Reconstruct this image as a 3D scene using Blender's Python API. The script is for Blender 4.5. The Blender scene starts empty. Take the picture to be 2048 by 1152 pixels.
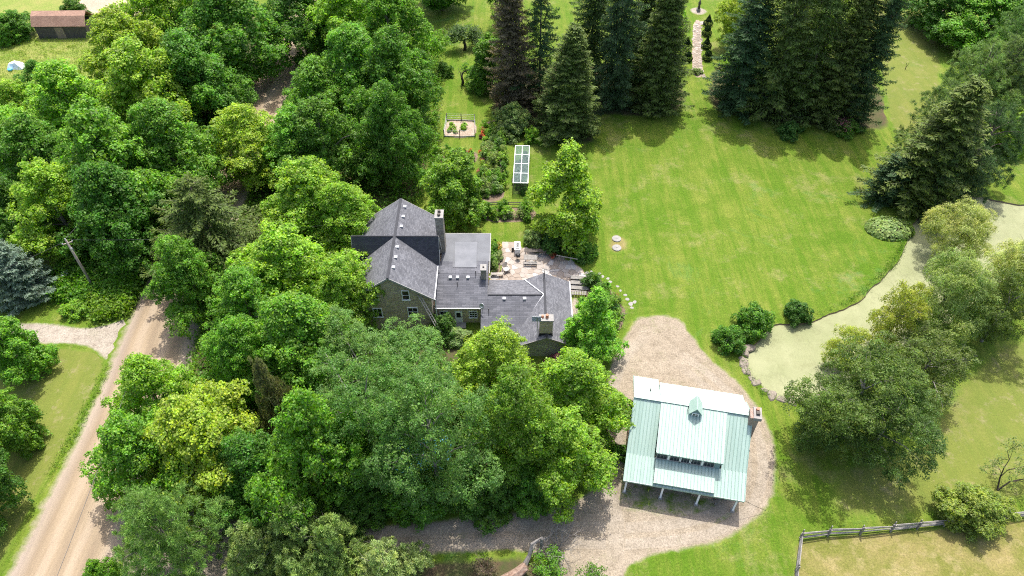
import bpy, math, random
import numpy as np
from mathutils import Vector
from mathutils.geometry import tessellate_polygon

R_ = math.radians
scene = bpy.context.scene
COL = scene.collection

# ------------------------------------------------------------------ camera, sky, sun, exposure
cam_d = bpy.data.cameras.new("camera")
cam_d.sensor_width = 36.0
cam_d.lens = 25.163
cam_d.clip_start = 0.5
cam_d.clip_end = 6000
cam = bpy.data.objects.new("camera", cam_d)
cam.location = (0, 0, 65)
cam.rotation_euler = (R_(90 - 46.25), 0, 0)
COL.objects.link(cam)
scene.camera = cam

SUN_EL, SUN_AZ = 66.7, 9.1           # azimuth from +Y towards +X
world = bpy.data.worlds.new("World")
scene.world = world
world.use_nodes = True
wn = world.node_tree
bgn = wn.nodes["Background"]
sky = wn.nodes.new("ShaderNodeTexSky")
sky.sky_type = 'NISHITA'
sky.sun_disc = False
sky.sun_elevation = R_(SUN_EL)
sky.sun_rotation = R_(SUN_AZ)
sky.air_density = 0.9
sky.dust_density = 4.0
sky.ozone_density = 0.5
wn.links.new(sky.outputs[0], bgn.inputs[0])
bgn.inputs[1].default_value = 0.15

sun_d = bpy.data.lights.new("sun", 'SUN')
sun_d.energy = 2.7
sun_d.angle = R_(0.5)
sun_d.color = (1.0, 0.965, 0.91)
sun = bpy.data.objects.new("sun", sun_d)
sd = Vector((math.sin(R_(SUN_AZ)) * math.cos(R_(SUN_EL)), math.cos(R_(SUN_AZ)) * math.cos(R_(SUN_EL)), math.sin(R_(SUN_EL))))
sun.rotation_euler = sd.to_track_quat('Z', 'Y').to_euler()
sun.location = (30, 120, 120)
COL.objects.link(sun)

vs = scene.view_settings
vs.view_transform = 'Standard'
vs.look = 'None'
vs.exposure = 1.3
vs.gamma = 1.0
vs.use_curve_mapping = False
cy = scene.cycles
cy.filter_width = 1.1
cy.use_denoising = False
cy.max_bounces = 8
cy.diffuse_bounces = 4
cy.glossy_bounces = 2
cy.transmission_bounces = 4
cy.transparent_max_bounces = 6
cy.caustics_reflective = False
cy.caustics_refractive = False

rng = np.random.default_rng(7)
rnd = random.Random(7)

# ------------------------------------------------------------------ object helpers
def link(o, parent=None):
    COL.objects.link(o)
    if parent is not None:
        o.parent = parent
    return o

def tag(o, label=None, cat=None, group=None, kind=None):
    if label: o["label"] = label
    if cat: o["category"] = cat
    if group: o["group"] = group
    if kind: o["kind"] = kind
    return o

def thing(name, label, cat, loc=(0, 0, 0), rz=0.0, group=None):
    o = bpy.data.objects.new(name, None)
    o.empty_display_size = 0.3
    o.location = loc
    o.rotation_euler = (0, 0, rz)
    link(o)
    return tag(o, label, cat, group)

def put(name, mesh, parent=None, loc=None, rz=None, scale=None):
    o = bpy.data.objects.new(name, mesh)
    link(o, parent)
    if loc is not None: o.location = loc
    if rz is not None: o.rotation_euler = (0, 0, rz)
    if scale is not None: o.scale = scale
    return o

class MB:
    """collects polygons of one mesh; UVs in metres for slabs"""
    def __init__(s, org=(0, 0, 0)):
        s.v, s.f, s.uv, s.o = [], [], {}, org
    def add(s, vs_, fs, uvs=None):
        n = len(s.v)
        s.v += [(p[0] - s.o[0], p[1] - s.o[1], p[2] - s.o[2]) for p in vs_]
        for i, f in enumerate(fs):
            if uvs: s.uv[len(s.f)] = uvs[i]
            s.f.append([n + k for k in f])
        return s
    def box(s, x0, x1, y0, y1, z0, z1):
        return s.add([(x0, y0, z0), (x1, y0, z0), (x1, y1, z0), (x0, y1, z0), (x0, y0, z1), (x1, y0, z1), (x1, y1, z1), (x0, y1, z1)],
                     [(0, 3, 2, 1), (4, 5, 6, 7), (0, 1, 5, 4), (1, 2, 6, 5), (2, 3, 7, 6), (3, 0, 4, 7)])
    def beam(s, p0, p1, w, h=None):
        h = h or w
        a, b = Vector(p0), Vector(p1)
        d = (b - a).normalized()
        up = Vector((0, 0, 1)) if abs(d.z) < 0.95 else Vector((0, 1, 0))
        sx = d.cross(up).normalized() * w / 2
        sz = sx.cross(d).normalized() * h / 2
        vs_ = [q + i * sx + j * sz for q in (a, b) for i, j in ((-1, -1), (1, -1), (1, 1), (-1, 1))]
        return s.add(vs_, [(0, 1, 2, 3), (7, 6, 5, 4), (0, 4, 5, 1), (1, 5, 6, 2), (2, 6, 7, 3), (3, 7, 4, 0)])
    def tube(s, pts, rads, n=7, caps=True):
        pts = [Vector(p) for p in pts]
        vs_, fs = [], []
        for i, p in enumerate(pts):
            d = (pts[min(i + 1, len(pts) - 1)] - pts[max(i - 1, 0)]).normalized()
            a = d.orthogonal().normalized() if i == 0 else (a - d * a.dot(d)).normalized()
            b = d.cross(a)
            for k in range(n):
                t = 2 * math.pi * k / n
                vs_.append(p + (a * math.cos(t) + b * math.sin(t)) * rads[i])
        for i in range(len(pts) - 1):
            for k in range(n):
                k2 = (k + 1) % n
                fs.append((i * n + k, i * n + k2, (i + 1) * n + k2, (i + 1) * n + k))
        if caps:
            fs.append(tuple(range(n))[::-1])
            fs.append(tuple((len(pts) - 1) * n + k for k in range(n)))
        return s.add(vs_, fs)
    def cyl(s, p0, p1, r0, r1=None, n=10):
        return s.tube([p0, p1], [r0, r0 if r1 is None else r1], n)
    def lathe(s, prof, n=14, c=(0, 0)):
        vs_, fs = [], []
        for r, z in prof:
            for k in range(n):
                t = 2 * math.pi * k / n
                vs_.append((c[0] + r * math.cos(t), c[1] + r * math.sin(t), z))
        m = len(prof)
        for i in range(m - 1):
            for k in range(n):
                k2 = (k + 1) % n
                fs.append((i * n + k, i * n + k2, (i + 1) * n + k2, (i + 1) * n + k))
        fs.append(tuple(range(n))[::-1])
        fs.append(tuple((m - 1) * n + k for k in range(n)))
        return s.add(vs_, fs)
    def prism(s, pts2, z0, z1):
        n = len(pts2)
        vs_ = [(x, y, z0) for x, y in pts2] + [(x, y, z1) for x, y in pts2]
        fs = [tuple(range(n))[::-1], tuple(range(n, 2 * n))] + [(i, (i + 1) % n, n + (i + 1) % n, n + i) for i in range(n)]
        return s.add(vs_, fs)
    def slab(s, pts, th=0.12):
        """flat roof plane, points counter-clockwise seen from outside; thickness goes inwards"""
        P = [Vector(p) for p in pts]
        nrm = Vector((0, 0, 0))
        for i in range(len(P)):
            nrm += P[i].cross(P[(i + 1) % len(P)])
        nrm.normalize()
        if nrm.z < 0 and abs(nrm.z) > 1e-4:
            P.reverse(); nrm = -nrm
        e = Vector((0, 0, 1)).cross(nrm)
        e = e.normalized() if e.length > 1e-4 else Vector((1, 0, 0))
        g = nrm.cross(e)
        n = len(P)
        vs_ = P + [p - nrm * th for p in P]
        fs = [tuple(range(n)), tuple(range(n, 2 * n))[::-1]] + [(i, n + i, n + (i + 1) % n, (i + 1) % n) for i in range(n)]
        uvs = []
        for f in fs:
            uvs.append([(vs_[k].dot(e), vs_[k].dot(g)) for k in f])
        return s.add(vs_, fs, uvs)
    def mesh(s, name, mat, smooth=False):
        me = bpy.data.meshes.new(name)
        me.from_pydata([tuple(p) for p in s.v], [], s.f)
        if s.uv:
            ul = me.uv_layers.new(name="uv")
            for pi, poly in enumerate(me.polygons):
                if pi in s.uv:
                    for k, li in enumerate(poly.loop_indices):
                        ul.data[li].uv = s.uv[pi][k]
        if smooth:
            me.polygons.foreach_set("use_smooth", [True] * len(me.polygons))
        if mat: me.materials.append(mat)
        me.update()
        return me
    def build(s, name, mat, parent=None, smooth=False, **kw):
        return put(name, s.mesh(name, mat, smooth), parent, **kw)

# ------------------------------------------------------------------ materials
MATS = {}
def newmat(name):
    m = bpy.data.materials.new(name)
    m.use_nodes = True
    nt = m.node_tree
    b = nt.nodes["Principled BSDF"]
    b.inputs["Specular IOR Level"].default_value = 0.3
    MATS[name] = m
    return m, nt, b

def nd(nt, typ, **kw):
    n = nt.nodes.new("ShaderNode" + typ)
    ins = kw.pop("ins", {})
    for k, v in kw.items(): setattr(n, k, v)
    for k, v in ins.items():
        if hasattr(v, "is_output"): nt.links.new(v, n.inputs[k])
        else: n.inputs[k].default_value = v
    return n

def c4(c): return (c[0], c[1], c[2], 1.0)

def noise(nt, vec, scale, detail=4, rough=0.55, dist=0.0):
    return nd(nt, "TexNoise", ins={"Vector": vec, "Scale": scale, "Detail": detail, "Roughness": rough, "Distortion": dist}).outputs["Fac"]

def ramp(nt, fac, lo, hi):
    return nd(nt, "MapRange", ins={0: fac, 1: lo, 2: hi, 3: 0.0, 4: 1.0}).outputs[0]

def mixc(nt, fac, a, b, mode='MIX'):
    n = nt.nodes.new("ShaderNodeMix")
    n.data_type = 'RGBA'; n.blend_type = mode
    for sock, val in ((n.inputs[0], fac), (n.inputs[6], a), (n.inputs[7], b)):
        if hasattr(val, "is_output"): nt.links.new(val, sock)
        elif isinstance(val, (int, float)): sock.default_value = val
        else: sock.default_value = c4(val)
    return n.outputs[2]

def math_(nt, op, a, b=0.0, c=None):
    n = nt.nodes.new("ShaderNodeMath"); n.operation = op
    for i, val in enumerate((a, b) if c is None else (a, b, c)):
        if hasattr(val, "is_output"): nt.links.new(val, n.inputs[i])
        else: n.inputs[i].default_value = val
    return n.outputs[0]

def bump(nt, b, h, strength=0.3, dist=0.05):
    n = nd(nt, "Bump", ins={"Strength": strength, "Distance": dist, "Height": h})
    nt.links.new(n.outputs[0], b.inputs["Normal"])

def wpos(nt): return nd(nt, "NewGeometry").outputs["Position"]
def opos(nt): return nd(nt, "TexCoord").outputs["Object"]

def simple(name, c1, c2, scale=3.0, rough=0.7, bmp=0.2, bscale=None, spec=0.3, metal=0.0, detail=5, bd=0.02):
    m, nt, b = newmat(name)
    v = opos(nt)
    f = ramp(nt, noise(nt, v, scale, detail), 0.3, 0.7)
    nt.links.new(mixc(nt, f, c1, c2), b.inputs["Base Color"])
    b.inputs["Roughness"].default_value = rough
    b.inputs["Specular IOR Level"].default_value = spec
    b.inputs["Metallic"].default_value = metal
    if bmp: bump(nt, b, noise(nt, v, bscale or scale * 3, 4), bmp, bd)
    return m

def grass_color(nt, p):
    """mown lawn: large patches, mower lines, clover and dry spots"""
    big = ramp(nt, noise(nt, p, 0.05, 5, 0.65), 0.38, 0.62)
    mid = ramp(nt, noise(nt, p, 0.33, 7, 0.75), 0.40, 0.64)
    fine = noise(nt, p, 5.0, 5, 0.85)
    tall = nd(nt, "Mapping", ins={0: p, 3: (1.0, 0.07, 1.0)}).outputs[0]
    line = ramp(nt, noise(nt, tall, 0.8, 6, 0.75), 0.42, 0.60)
    c = mixc(nt, big, (0.074, 0.132, 0.010), (0.112, 0.158, 0.018))
    c = mixc(nt, math_(nt, 'MULTIPLY', mid, 0.75), c, (0.169, 0.194, 0.034))
    c = mixc(nt, math_(nt, 'MULTIPLY', line, 0.72), c, (0.059, 0.131, 0.006))
    dry = ramp(nt, noise(nt, p, 0.15, 9, 0.80), 0.53, 0.70)
    c = mixc(nt, math_(nt, 'MULTIPLY', dry, 0.7), c, (0.243, 0.215, 0.09))
    clover = ramp(nt, noise(nt, p, 0.075, 6, 0.75, 1.0), 0.57, 0.70)
    c = mixc(nt, math_(nt, 'MULTIPLY', clover, 0.6), c, (0.068, 0.169, 0.041))
    speck = ramp(nt, noise(nt, p, 1.4, 6, 0.85), 0.62, 0.75)
    c = mixc(nt, math_(nt, 'MULTIPLY', speck, 0.45), c, (0.271, 0.243, 0.113))
    lim = nd(nt, "MapRange", ins={0: fine, 1: 0.25, 2: 0.75, 3: 0.50, 4: 1.45}).outputs[0]
    return mixc(nt, 1.0, c, nd(nt, "CombineColor", ins={0: lim, 1: lim, 2: lim}).outputs[0], 'MULTIPLY'), fine

def ground_mat(name):
    m, nt, b = newmat(name)
    p = wpos(nt)
    c, fine = grass_color(nt, p)
    nt.links.new(c, b.inputs["Base Color"])
    b.inputs["Roughness"].default_value = 0.85
    b.inputs["Specular IOR Level"].default_value = 0.1
    bump(nt, b, math_(nt, 'ADD', fine, noise(nt, p, 1.3, 3)), 0.9, 0.12)
    return m

def edge_sheet_mat(name, fn, rough=0.9, soft=0.55, bmp=0.5, nscale=0.9, around=None):
    """loose surface that gives way to grass along its ragged border (attribute 'edge')"""
    m, nt, b = newmat(name)
    p = wpos(nt)
    c, h = fn(nt, p)
    g, fine = (around or grass_color)(nt, p)
    e = nd(nt, "Attribute", attribute_name="edge").outputs["Fac"]
    n = math_(nt, 'ADD', noise(nt, p, nscale, 6, 0.7), math_(nt, 'MULTIPLY', noise(nt, p, 5.0, 3), 0.25))
    f = ramp(nt, math_(nt, 'ADD', e, math_(nt, 'SUBTRACT', n, 0.62)), 0.5 - soft / 2, 0.5 + soft / 2)
    nt.links.new(mixc(nt, f, g, c), b.inputs["Base Color"])
    b.inputs["Roughness"].default_value = rough
    b.inputs["Specular IOR Level"].default_value = 0.15
    bump(nt, b, h, bmp, 0.06)
    return m

def gravel_fn(base1, base2, dark, weeds=0.5):
    def fn(nt, p):
        a = ramp(nt, noise(nt, p, 0.25, 5, 0.65), 0.3, 0.7)
        fine = noise(nt, p, 6.0, 5, 0.85)
        c = mixc(nt, a, base1, base2)
        c = mixc(nt, math_(nt, 'MULTIPLY', ramp(nt, noise(nt, p, 1.1, 6, 0.75), 0.46, 0.68), 0.75), c, dark)
        sp = nd(nt, "MapRange", ins={0: fine, 1: 0.3, 2: 0.7, 3: 0.45, 4: 1.45}).outputs[0]
        c = mixc(nt, 1.0, c, nd(nt, "CombineColor", ins={0: sp, 1: sp, 2: sp}).outputs[0], 'MULTIPLY')
        w = math_(nt, 'MULTIPLY', ramp(nt, noise(nt, p, 0.33, 5, 0.7, 0.5), 0.55, 0.74), ramp(nt, noise(nt, p, 4.5, 4, 0.8), 0.47, 0.62))
        c = mixc(nt, math_(nt, 'MULTIPLY', w, weeds), c, (0.12, 0.14, 0.045))
        return c, fine
    return fn

def road_fn(nt, p):
    uv = nd(nt, "UVMap").outputs[0]
    sep = nd(nt, "SeparateXYZ", ins={0: uv})
    stretch = nd(nt, "Mapping", ins={0: uv, 3: (1.18, 0.094, 1.18)}).outputs[0]
    streak = noise(nt, stretch, 1.3, 6, 0.7)
    wob = math_(nt, 'MULTIPLY', math_(nt, 'SUBTRACT', noise(nt, p, 0.12, 3), 0.5), 1.4)
    tr = math_(nt, 'SINE', math_(nt, 'MULTIPLY', math_(nt, 'ADD', sep.outputs[0], wob), 2.35))
    c = mixc(nt, ramp(nt, streak, 0.3, 0.7), (0.217, 0.164, 0.108), (0.289, 0.227, 0.153))
    c = mixc(nt, math_(nt, 'MULTIPLY', ramp(nt, tr, 0.2, 0.9), 0.55), c, (0.325, 0.261, 0.19))
    c = mixc(nt, math_(nt, 'MULTIPLY', ramp(nt, tr, -0.3, -0.95), 0.5), c, (0.183, 0.139, 0.094))
    ed = ramp(nt, math_(nt, 'ABSOLUTE', sep.outputs[0]), 3.1, 4.0)
    c = mixc(nt, math_(nt, 'MULTIPLY', ed, 0.4), c, (0.259, 0.227, 0.21))
    fine = noise(nt, p, 8.0, 4, 0.75)
    sp = nd(nt, "MapRange", ins={0: fine, 1: 0.3, 2: 0.7, 3: 0.86, 4: 1.12}).outputs[0]
    pot = math_(nt, 'MULTIPLY', ramp(nt, noise(nt, p, 1.6, 3, 0.6), 0.58, 0.7), ramp(nt, tr, 0.1, 0.8))
    c = mixc(nt, math_(nt, 'MULTIPLY', pot, 0.35), c, (0.18, 0.139, 0.097))
    c = mixc(nt, 1.0, c, nd(nt, "CombineColor", ins={0: sp, 1: sp, 2: sp}).outputs[0], 'MULTIPLY')
    return c, math_(nt, 'ADD', fine, math_(nt, 'MULTIPLY', streak, 2.0))

def dry_fn(nt, p):
    a = ramp(nt, noise(nt, p, 0.16, 6, 0.72), 0.42, 0.72)
    fine = noise(nt, p, 6.0, 4, 0.75)
    c = mixc(nt, a, (0.122, 0.13, 0.026), (0.26, 0.201, 0.088))
    c = mixc(nt, math_(nt, 'MULTIPLY', ramp(nt, noise(nt, p, 0.7, 5, 0.7), 0.5, 0.7), 0.6), c, (0.299, 0.237, 0.122))
    sp = nd(nt, "MapRange", ins={0: fine, 1: 0.28, 2: 0.72, 3: 0.6, 4: 1.3}).outputs[0]
    return mixc(nt, 1.0, c, nd(nt, "CombineColor", ins={0: sp, 1: sp, 2: sp}).outputs[0], 'MULTIPLY'), fine

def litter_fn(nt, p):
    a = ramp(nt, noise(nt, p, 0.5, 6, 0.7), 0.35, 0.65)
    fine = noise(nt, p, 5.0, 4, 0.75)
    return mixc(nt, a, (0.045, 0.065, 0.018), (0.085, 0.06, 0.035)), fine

def meadow_fn(nt, p):
    a = ramp(nt, noise(nt, p, 0.22, 6, 0.75), 0.32, 0.68)
    fine = noise(nt, p, 3.5, 5, 0.75)
    c = mixc(nt, a, (0.13, 0.20, 0.03), (0.24, 0.23, 0.07))
    sp = nd(nt, "MapRange", ins={0: fine, 1: 0.28, 2: 0.72, 3: 0.55, 4: 1.3}).outputs[0]
    return mixc(nt, 1.0, c, nd(nt, "CombineColor", ins={0: sp, 1: sp, 2: sp}).outputs[0], 'MULTIPLY'), fine

ground_mat("grass")
def strip_fn(nt, p):
    c, fine = grass_color(nt, p)
    g_, _ = gravel_fn((0.26, 0.22, 0.165), (0.33, 0.285, 0.22), (0.17, 0.14, 0.1), 0.6)(nt, p)
    return mixc(nt, ramp(nt, noise(nt, p, 0.8, 6, 0.75), 0.38, 0.56), c, g_), fine

edge_sheet_mat("gravel", gravel_fn((0.228, 0.188, 0.137), (0.292, 0.246, 0.186), (0.152, 0.123, 0.086), 1.0))
edge_sheet_mat("track", gravel_fn((0.235, 0.198, 0.152), (0.29, 0.25, 0.198), (0.175, 0.147, 0.108), 0.4), soft=1.1, bmp=0.3, around=gravel_fn((0.228, 0.188, 0.137), (0.292, 0.246, 0.186), (0.152, 0.123, 0.086), 1.0))
edge_sheet_mat("strip_grass", strip_fn, soft=0.9, around=gravel_fn((0.228, 0.188, 0.137), (0.292, 0.246, 0.186), (0.152, 0.123, 0.086), 1.0))
def verge_fn(nt, p):
    c, fine = grass_color(nt, p)
    c = mixc(nt, 0.55, c, (0.135, 0.135, 0.035))
    return mixc(nt, math_(nt, 'MULTIPLY', ramp(nt, noise(nt, p, 0.5, 7, 0.8), 0.54, 0.70), 0.7), c, (0.25, 0.20, 0.12)), fine
edge_sheet_mat("verge_grass", verge_fn)
edge_sheet_mat("lane_gravel", gravel_fn((0.26, 0.227, 0.181), (0.336, 0.294, 0.244), (0.185, 0.151, 0.118), 0.5))
edge_sheet_mat("dirt_road", road_fn, soft=0.6, bmp=0.35)
edge_sheet_mat("dry_grass", dry_fn)
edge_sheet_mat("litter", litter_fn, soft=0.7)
edge_sheet_mat("soil", gravel_fn((0.30, 0.235, 0.18), (0.40, 0.32, 0.245), (0.2, 0.15, 0.11), 0.5), soft=0.3)
edge_sheet_mat("bare_soil", gravel_fn((0.36, 0.26, 0.19), (0.44, 0.33, 0.25), (0.28, 0.2, 0.14), 0.3), soft=0.3)
edge_sheet_mat("meadow_mat", meadow_fn, soft=0.8)
edge_sheet_mat("bed_soil", gravel_fn((0.14, 0.10, 0.07), (0.22, 0.165, 0.12), (0.08, 0.06, 0.04), 0.6), soft=0.3)

# foliage: tint comes from each object's own colour, varied leaf by leaf
def leaf_mat(name, transl=0.50, rough=0.45, hue=0.018, patch=0.35, spec=0.18, patchcol=(1.28, 1.12, 0.85)):
    m = bpy.data.materials.new(name); m.use_nodes = True
    nt = m.node_tree; nt.nodes.clear()
    out = nd(nt, "OutputMaterial")
    oi = nd(nt, "ObjectInfo")
    geo = nd(nt, "NewGeometry")
    ri = geo.outputs["Random Per Island"]
    pn = noise(nt, geo.outputs["Position"], 0.32, 3, 0.6)
    tint = mixc(nt, 1.0, oi.outputs["Color"], patchcol, 'MULTIPLY')
    col = mixc(nt, math_(nt, 'MULTIPLY', ramp(nt, pn, 0.42, 0.68), patch), oi.outputs["Color"], tint)
    cl = nd(nt, "Attribute", attribute_name="clump").outputs["Fac"]
    cv = nd(nt, "MapRange", ins={0: cl, 1: 0, 2: 1, 3: 0.72, 4: 1.30}).outputs[0]
    warm = mixc(nt, ramp(nt, math_(nt, 'FRACT', math_(nt, 'MULTIPLY', cl, 5.17)), 0.55, 1.0), (1, 1, 1), (1.20, 1.06, 0.85))
    col2 = mixc(nt, 1.0, mixc(nt, 1.0, col, warm, 'MULTIPLY'), nd(nt, "CombineColor", ins={0: cv, 1: cv, 2: cv}).outputs[0], 'MULTIPLY')
    hsv = nd(nt, "HueSaturation", ins={
        "Hue": nd(nt, "MapRange", ins={0: ri, 1: 0, 2: 1, 3: 0.5 - hue, 4: 0.5 + hue}).outputs[0],
        "Saturation": nd(nt, "MapRange", ins={0: math_(nt, 'FRACT', math_(nt, 'MULTIPLY', ri, 7.31)), 1: 0, 2: 1, 3: 0.82, 4: 1.06}).outputs[0],
        "Value": nd(nt, "MapRange", ins={0: math_(nt, 'FRACT', math_(nt, 'MULTIPLY', ri, 13.7)), 1: 0, 2: 1, 3: 0.62, 4: 1.38}).outputs[0],
        "Fac": 1.0, "Color": col2})
    pb = nd(nt, "BsdfPrincipled", ins={"Base Color": hsv.outputs[0], "Roughness": rough, "Specular IOR Level": spec})
    tc = mixc(nt, 1.0, hsv.outputs[0], (1.20, 1.38, 0.55), 'MULTIPLY')
    tr = nd(nt, "BsdfTranslucent", ins={"Color": tc})
    mx = nd(nt, "MixShader", ins={0: transl, 1: pb.outputs[0], 2: tr.outputs[0]})
    nt.links.new(mx.outputs[0], out.inputs[0])
    MATS[name] = m
    return m
leaf_mat("leaf")
leaf_mat("needle", transl=0.38, rough=0.6, hue=0.015, patch=0.3, spec=0.2)
leaf_mat("flower", transl=0.2, hue=0.03, patch=0.0)
simple("bark", (0.10, 0.08, 0.062), (0.20, 0.17, 0.14), 4, 0.9, 0.5)
simple("bark_grey", (0.14, 0.128, 0.115), (0.26, 0.24, 0.22), 4, 0.9, 0.5)
simple("bark_dark", (0.03, 0.025, 0.02), (0.075, 0.06, 0.048), 5, 0.9, 0.5)
simple("bark_red", (0.15, 0.085, 0.06), (0.32, 0.235, 0.18), 4, 0.9, 0.5)

def shingle_mat(name, c1, c2, row=0.145, w=0.32):
    m, nt, b = newmat(name)
    uv = nd(nt, "UVMap").outputs[0]
    br = nd(nt, "TexBrick", offset=0.5, ins={"Vector": uv, "Scale": 1.0, "Mortar Size": 0.012, "Mortar Smooth": 0.3, "Bias": 0.0,
            "Brick Width": w, "Row Height": row, "Color1": c4(c1), "Color2": c4(c2), "Mortar": c4([x * 0.45 for x in c1])})
    p = wpos(nt)
    st = nd(nt, "MapRange", ins={0: noise(nt, p, 0.6, 6, 0.7), 1: 0.3, 2: 0.7, 3: 0.82, 4: 1.18}).outputs[0]
    gr = nd(nt, "MapRange", ins={0: noise(nt, p, 14, 3, 0.8), 1: 0.3, 2: 0.7, 3: 0.78, 4: 1.22}).outputs[0]
    k = math_(nt, 'MULTIPLY', st, gr)
    nt.links.new(mixc(nt, 1.0, br.outputs[0], nd(nt, "CombineColor", ins={0: k, 1: k, 2: k}).outputs[0], 'MULTIPLY'), b.inputs["Base Color"])
    b.inputs["Roughness"].default_value = 0.75
    bump(nt, b, br.outputs["Fac"], -0.5, 0.02)
    return m
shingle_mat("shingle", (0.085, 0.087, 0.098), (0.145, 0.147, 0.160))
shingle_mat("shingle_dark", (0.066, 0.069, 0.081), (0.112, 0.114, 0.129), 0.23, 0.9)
shingle_mat("shingle_shade", (0.040, 0.042, 0.052), (0.062, 0.064, 0.076))  # same shingle darkened: shade of the steep cross gable painted into the colour
shingle_mat("shed_shingle", (0.26, 0.15, 0.105), (0.34, 0.21, 0.15))

def stone_mat(name, c1, c2, c3, scale=2.1):
    m, nt, b = newmat(name)
    v = nd(nt, "Mapping", ins={0: opos(nt), 3: (1, 1, 1.9)}).outputs[0]
    vo = nd(nt, "TexVoronoi", feature='F1', ins={"Vector": v, "Scale": scale, "Randomness": 0.85})
    ve = nd(nt, "TexVoronoi", feature='DISTANCE_TO_EDGE', ins={"Vector": v, "Scale": scale, "Randomness": 0.85})
    sep = nd(nt, "SeparateColor", ins={0: vo.outputs["Color"]})
    c = mixc(nt, sep.outputs[0], c1, c2)
    c = mixc(nt, math_(nt, 'MULTIPLY', ramp(nt, noise(nt, opos(nt), 1.5, 5), 0.4, 0.7), 0.5), c, c3)
    e = ramp(nt, ve.outputs["Distance"], 0.02, 0.06)
    c = mixc(nt, e, (0.33, 0.30, 0.25), c)
    nt.links.new(c, b.inputs["Base Color"])
    b.inputs["Roughness"].default_value = 0.9
    bump(nt, b, math_(nt, 'ADD', e, math_(nt, 'MULTIPLY', noise(nt, opos(nt), 12, 4), 0.6)), 0.6, 0.04)
    return m
stone_mat("fieldstone", (0.44, 0.33, 0.21), (0.60, 0.49, 0.35), (0.48, 0.39, 0.28))
stone_mat("chimney_stone", (0.22, 0.185, 0.145), (0.37, 0.325, 0.27), (0.15, 0.128, 0.105), 3.2)
stone_mat("stucco_stone", (0.34, 0.315, 0.265), (0.44, 0.41, 0.345), (0.29, 0.27, 0.23), 1.4)

def brick_mat(name, c1, c2):
    m, nt, b = newmat(name)
    v = opos(nt)
    sep = nd(nt, "SeparateXYZ", ins={0: v})
    vec = nd(nt, "CombineXYZ", ins={0: math_(nt, 'ADD', sep.outputs[0], sep.outputs[1]), 1: sep.outputs[2], 2: 0.0}).outputs[0]
    br = nd(nt, "TexBrick", ins={"Vector": vec, "Scale": 1.0, "Mortar Size": 0.012, "Brick Width": 0.21, "Row Height": 0.075,
            "Color1": c4(c1), "Color2": c4(c2), "Mortar": (0.35, 0.32, 0.28, 1)})
    nt.links.new(br.outputs[0], b.inputs["Base Color"])
    b.inputs["Roughness"].default_value = 0.85
    bump(nt, b, br.outputs["Fac"], -0.5, 0.01)
brick_mat("brick", (0.20, 0.13, 0.10), (0.30, 0.21, 0.17))

simple("flat_roof", (0.066, 0.071, 0.081), (0.105, 0.112, 0.125), 0.7, 0.55, 0.1, spec=0.4)
simple("flat_roof_patch", (0.088, 0.095, 0.109), (0.130, 0.137, 0.153), 0.9, 0.5, 0.1, spec=0.4)
simple("white_paint", (0.74, 0.74, 0.72), (0.82, 0.82, 0.80), 3, 0.5, 0.05)
simple("trim_grey", (0.26, 0.255, 0.235), (0.33, 0.325, 0.305), 3, 0.6, 0.1)
simple("white_metal", (0.44, 0.45, 0.47), (0.54, 0.55, 0.57), 3, 0.4, 0.0, spec=0.5)
def metal_roof(name, c1, c2):
    m, nt, b = newmat(name)
    rr = nd(nt, "ObjectInfo").outputs["Random"]
    p = wpos(nt)
    st = noise(nt, nd(nt, "Mapping", ins={0: p, 2: (0, 0, R_(11.153)), 3: (3.0, 0.25, 0.25)}).outputs[0], 1.0, 6, 0.7)
    c = mixc(nt, ramp(nt, st, 0.35, 0.7), c1, c2)
    k = nd(nt, "MapRange", ins={0: rr, 1: 0, 2: 1, 3: 0.93, 4: 1.06}).outputs[0]
    c = mixc(nt, 1.0, c, nd(nt, "CombineColor", ins={0: k, 1: k, 2: k}).outputs[0], 'MULTIPLY')
    d = ramp(nt, noise(nt, p, 0.9, 7, 0.8), 0.60, 0.74)
    c = mixc(nt, math_(nt, 'MULTIPLY', d, 0.30), c, (0.20, 0.24, 0.18))
    nt.links.new(c, b.inputs["Base Color"])
    b.inputs["Roughness"].default_value = 0.42
    b.inputs["Specular IOR Level"].default_value = 0.5
metal_roof("mint_metal", (0.258, 0.362, 0.306), (0.318, 0.412, 0.362))
metal_roof("mint_sunlit", (0.48, 0.555, 0.515), (0.56, 0.625, 0.59))  # same metal paler: sun glare on the back slopes painted into the colour
simple("mint_trim", (0.22, 0.32, 0.275), (0.26, 0.36, 0.315), 0.5, 0.45, 0.0, spec=0.5)
simple("mint_seam_shade", (0.18, 0.27, 0.23), (0.215, 0.31, 0.27), 0.5, 0.5, 0.0)  # ribs coloured darker in place of the thin shadows they cast
simple("teal_board", (0.15, 0.23, 0.235), (0.19, 0.27, 0.27), 2.0, 0.6, 0.1)
simple("brown_board", (0.17, 0.125, 0.09), (0.26, 0.20, 0.15), 2.5, 0.8, 0.3)
simple("grey_wood", (0.15, 0.14, 0.125), (0.27, 0.255, 0.235), 3.0, 0.85, 0.4)
simple("dark_wood", (0.05, 0.043, 0.038), (0.11, 0.095, 0.08), 3.0, 0.8, 0.3)
simple("pale_wood", (0.294, 0.266, 0.231), (0.385, 0.357, 0.322), 3.0, 0.8, 0.3)
simple("concrete", (0.208, 0.2, 0.183), (0.275, 0.267, 0.25), 3.0, 0.9, 0.3)
simple("flag_a", (0.223, 0.18, 0.146), (0.285, 0.242, 0.202), 2.0, 0.9, 0.3)
simple("flag_b", (0.273, 0.236, 0.205), (0.335, 0.301, 0.267), 2.0, 0.9, 0.3)
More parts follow.
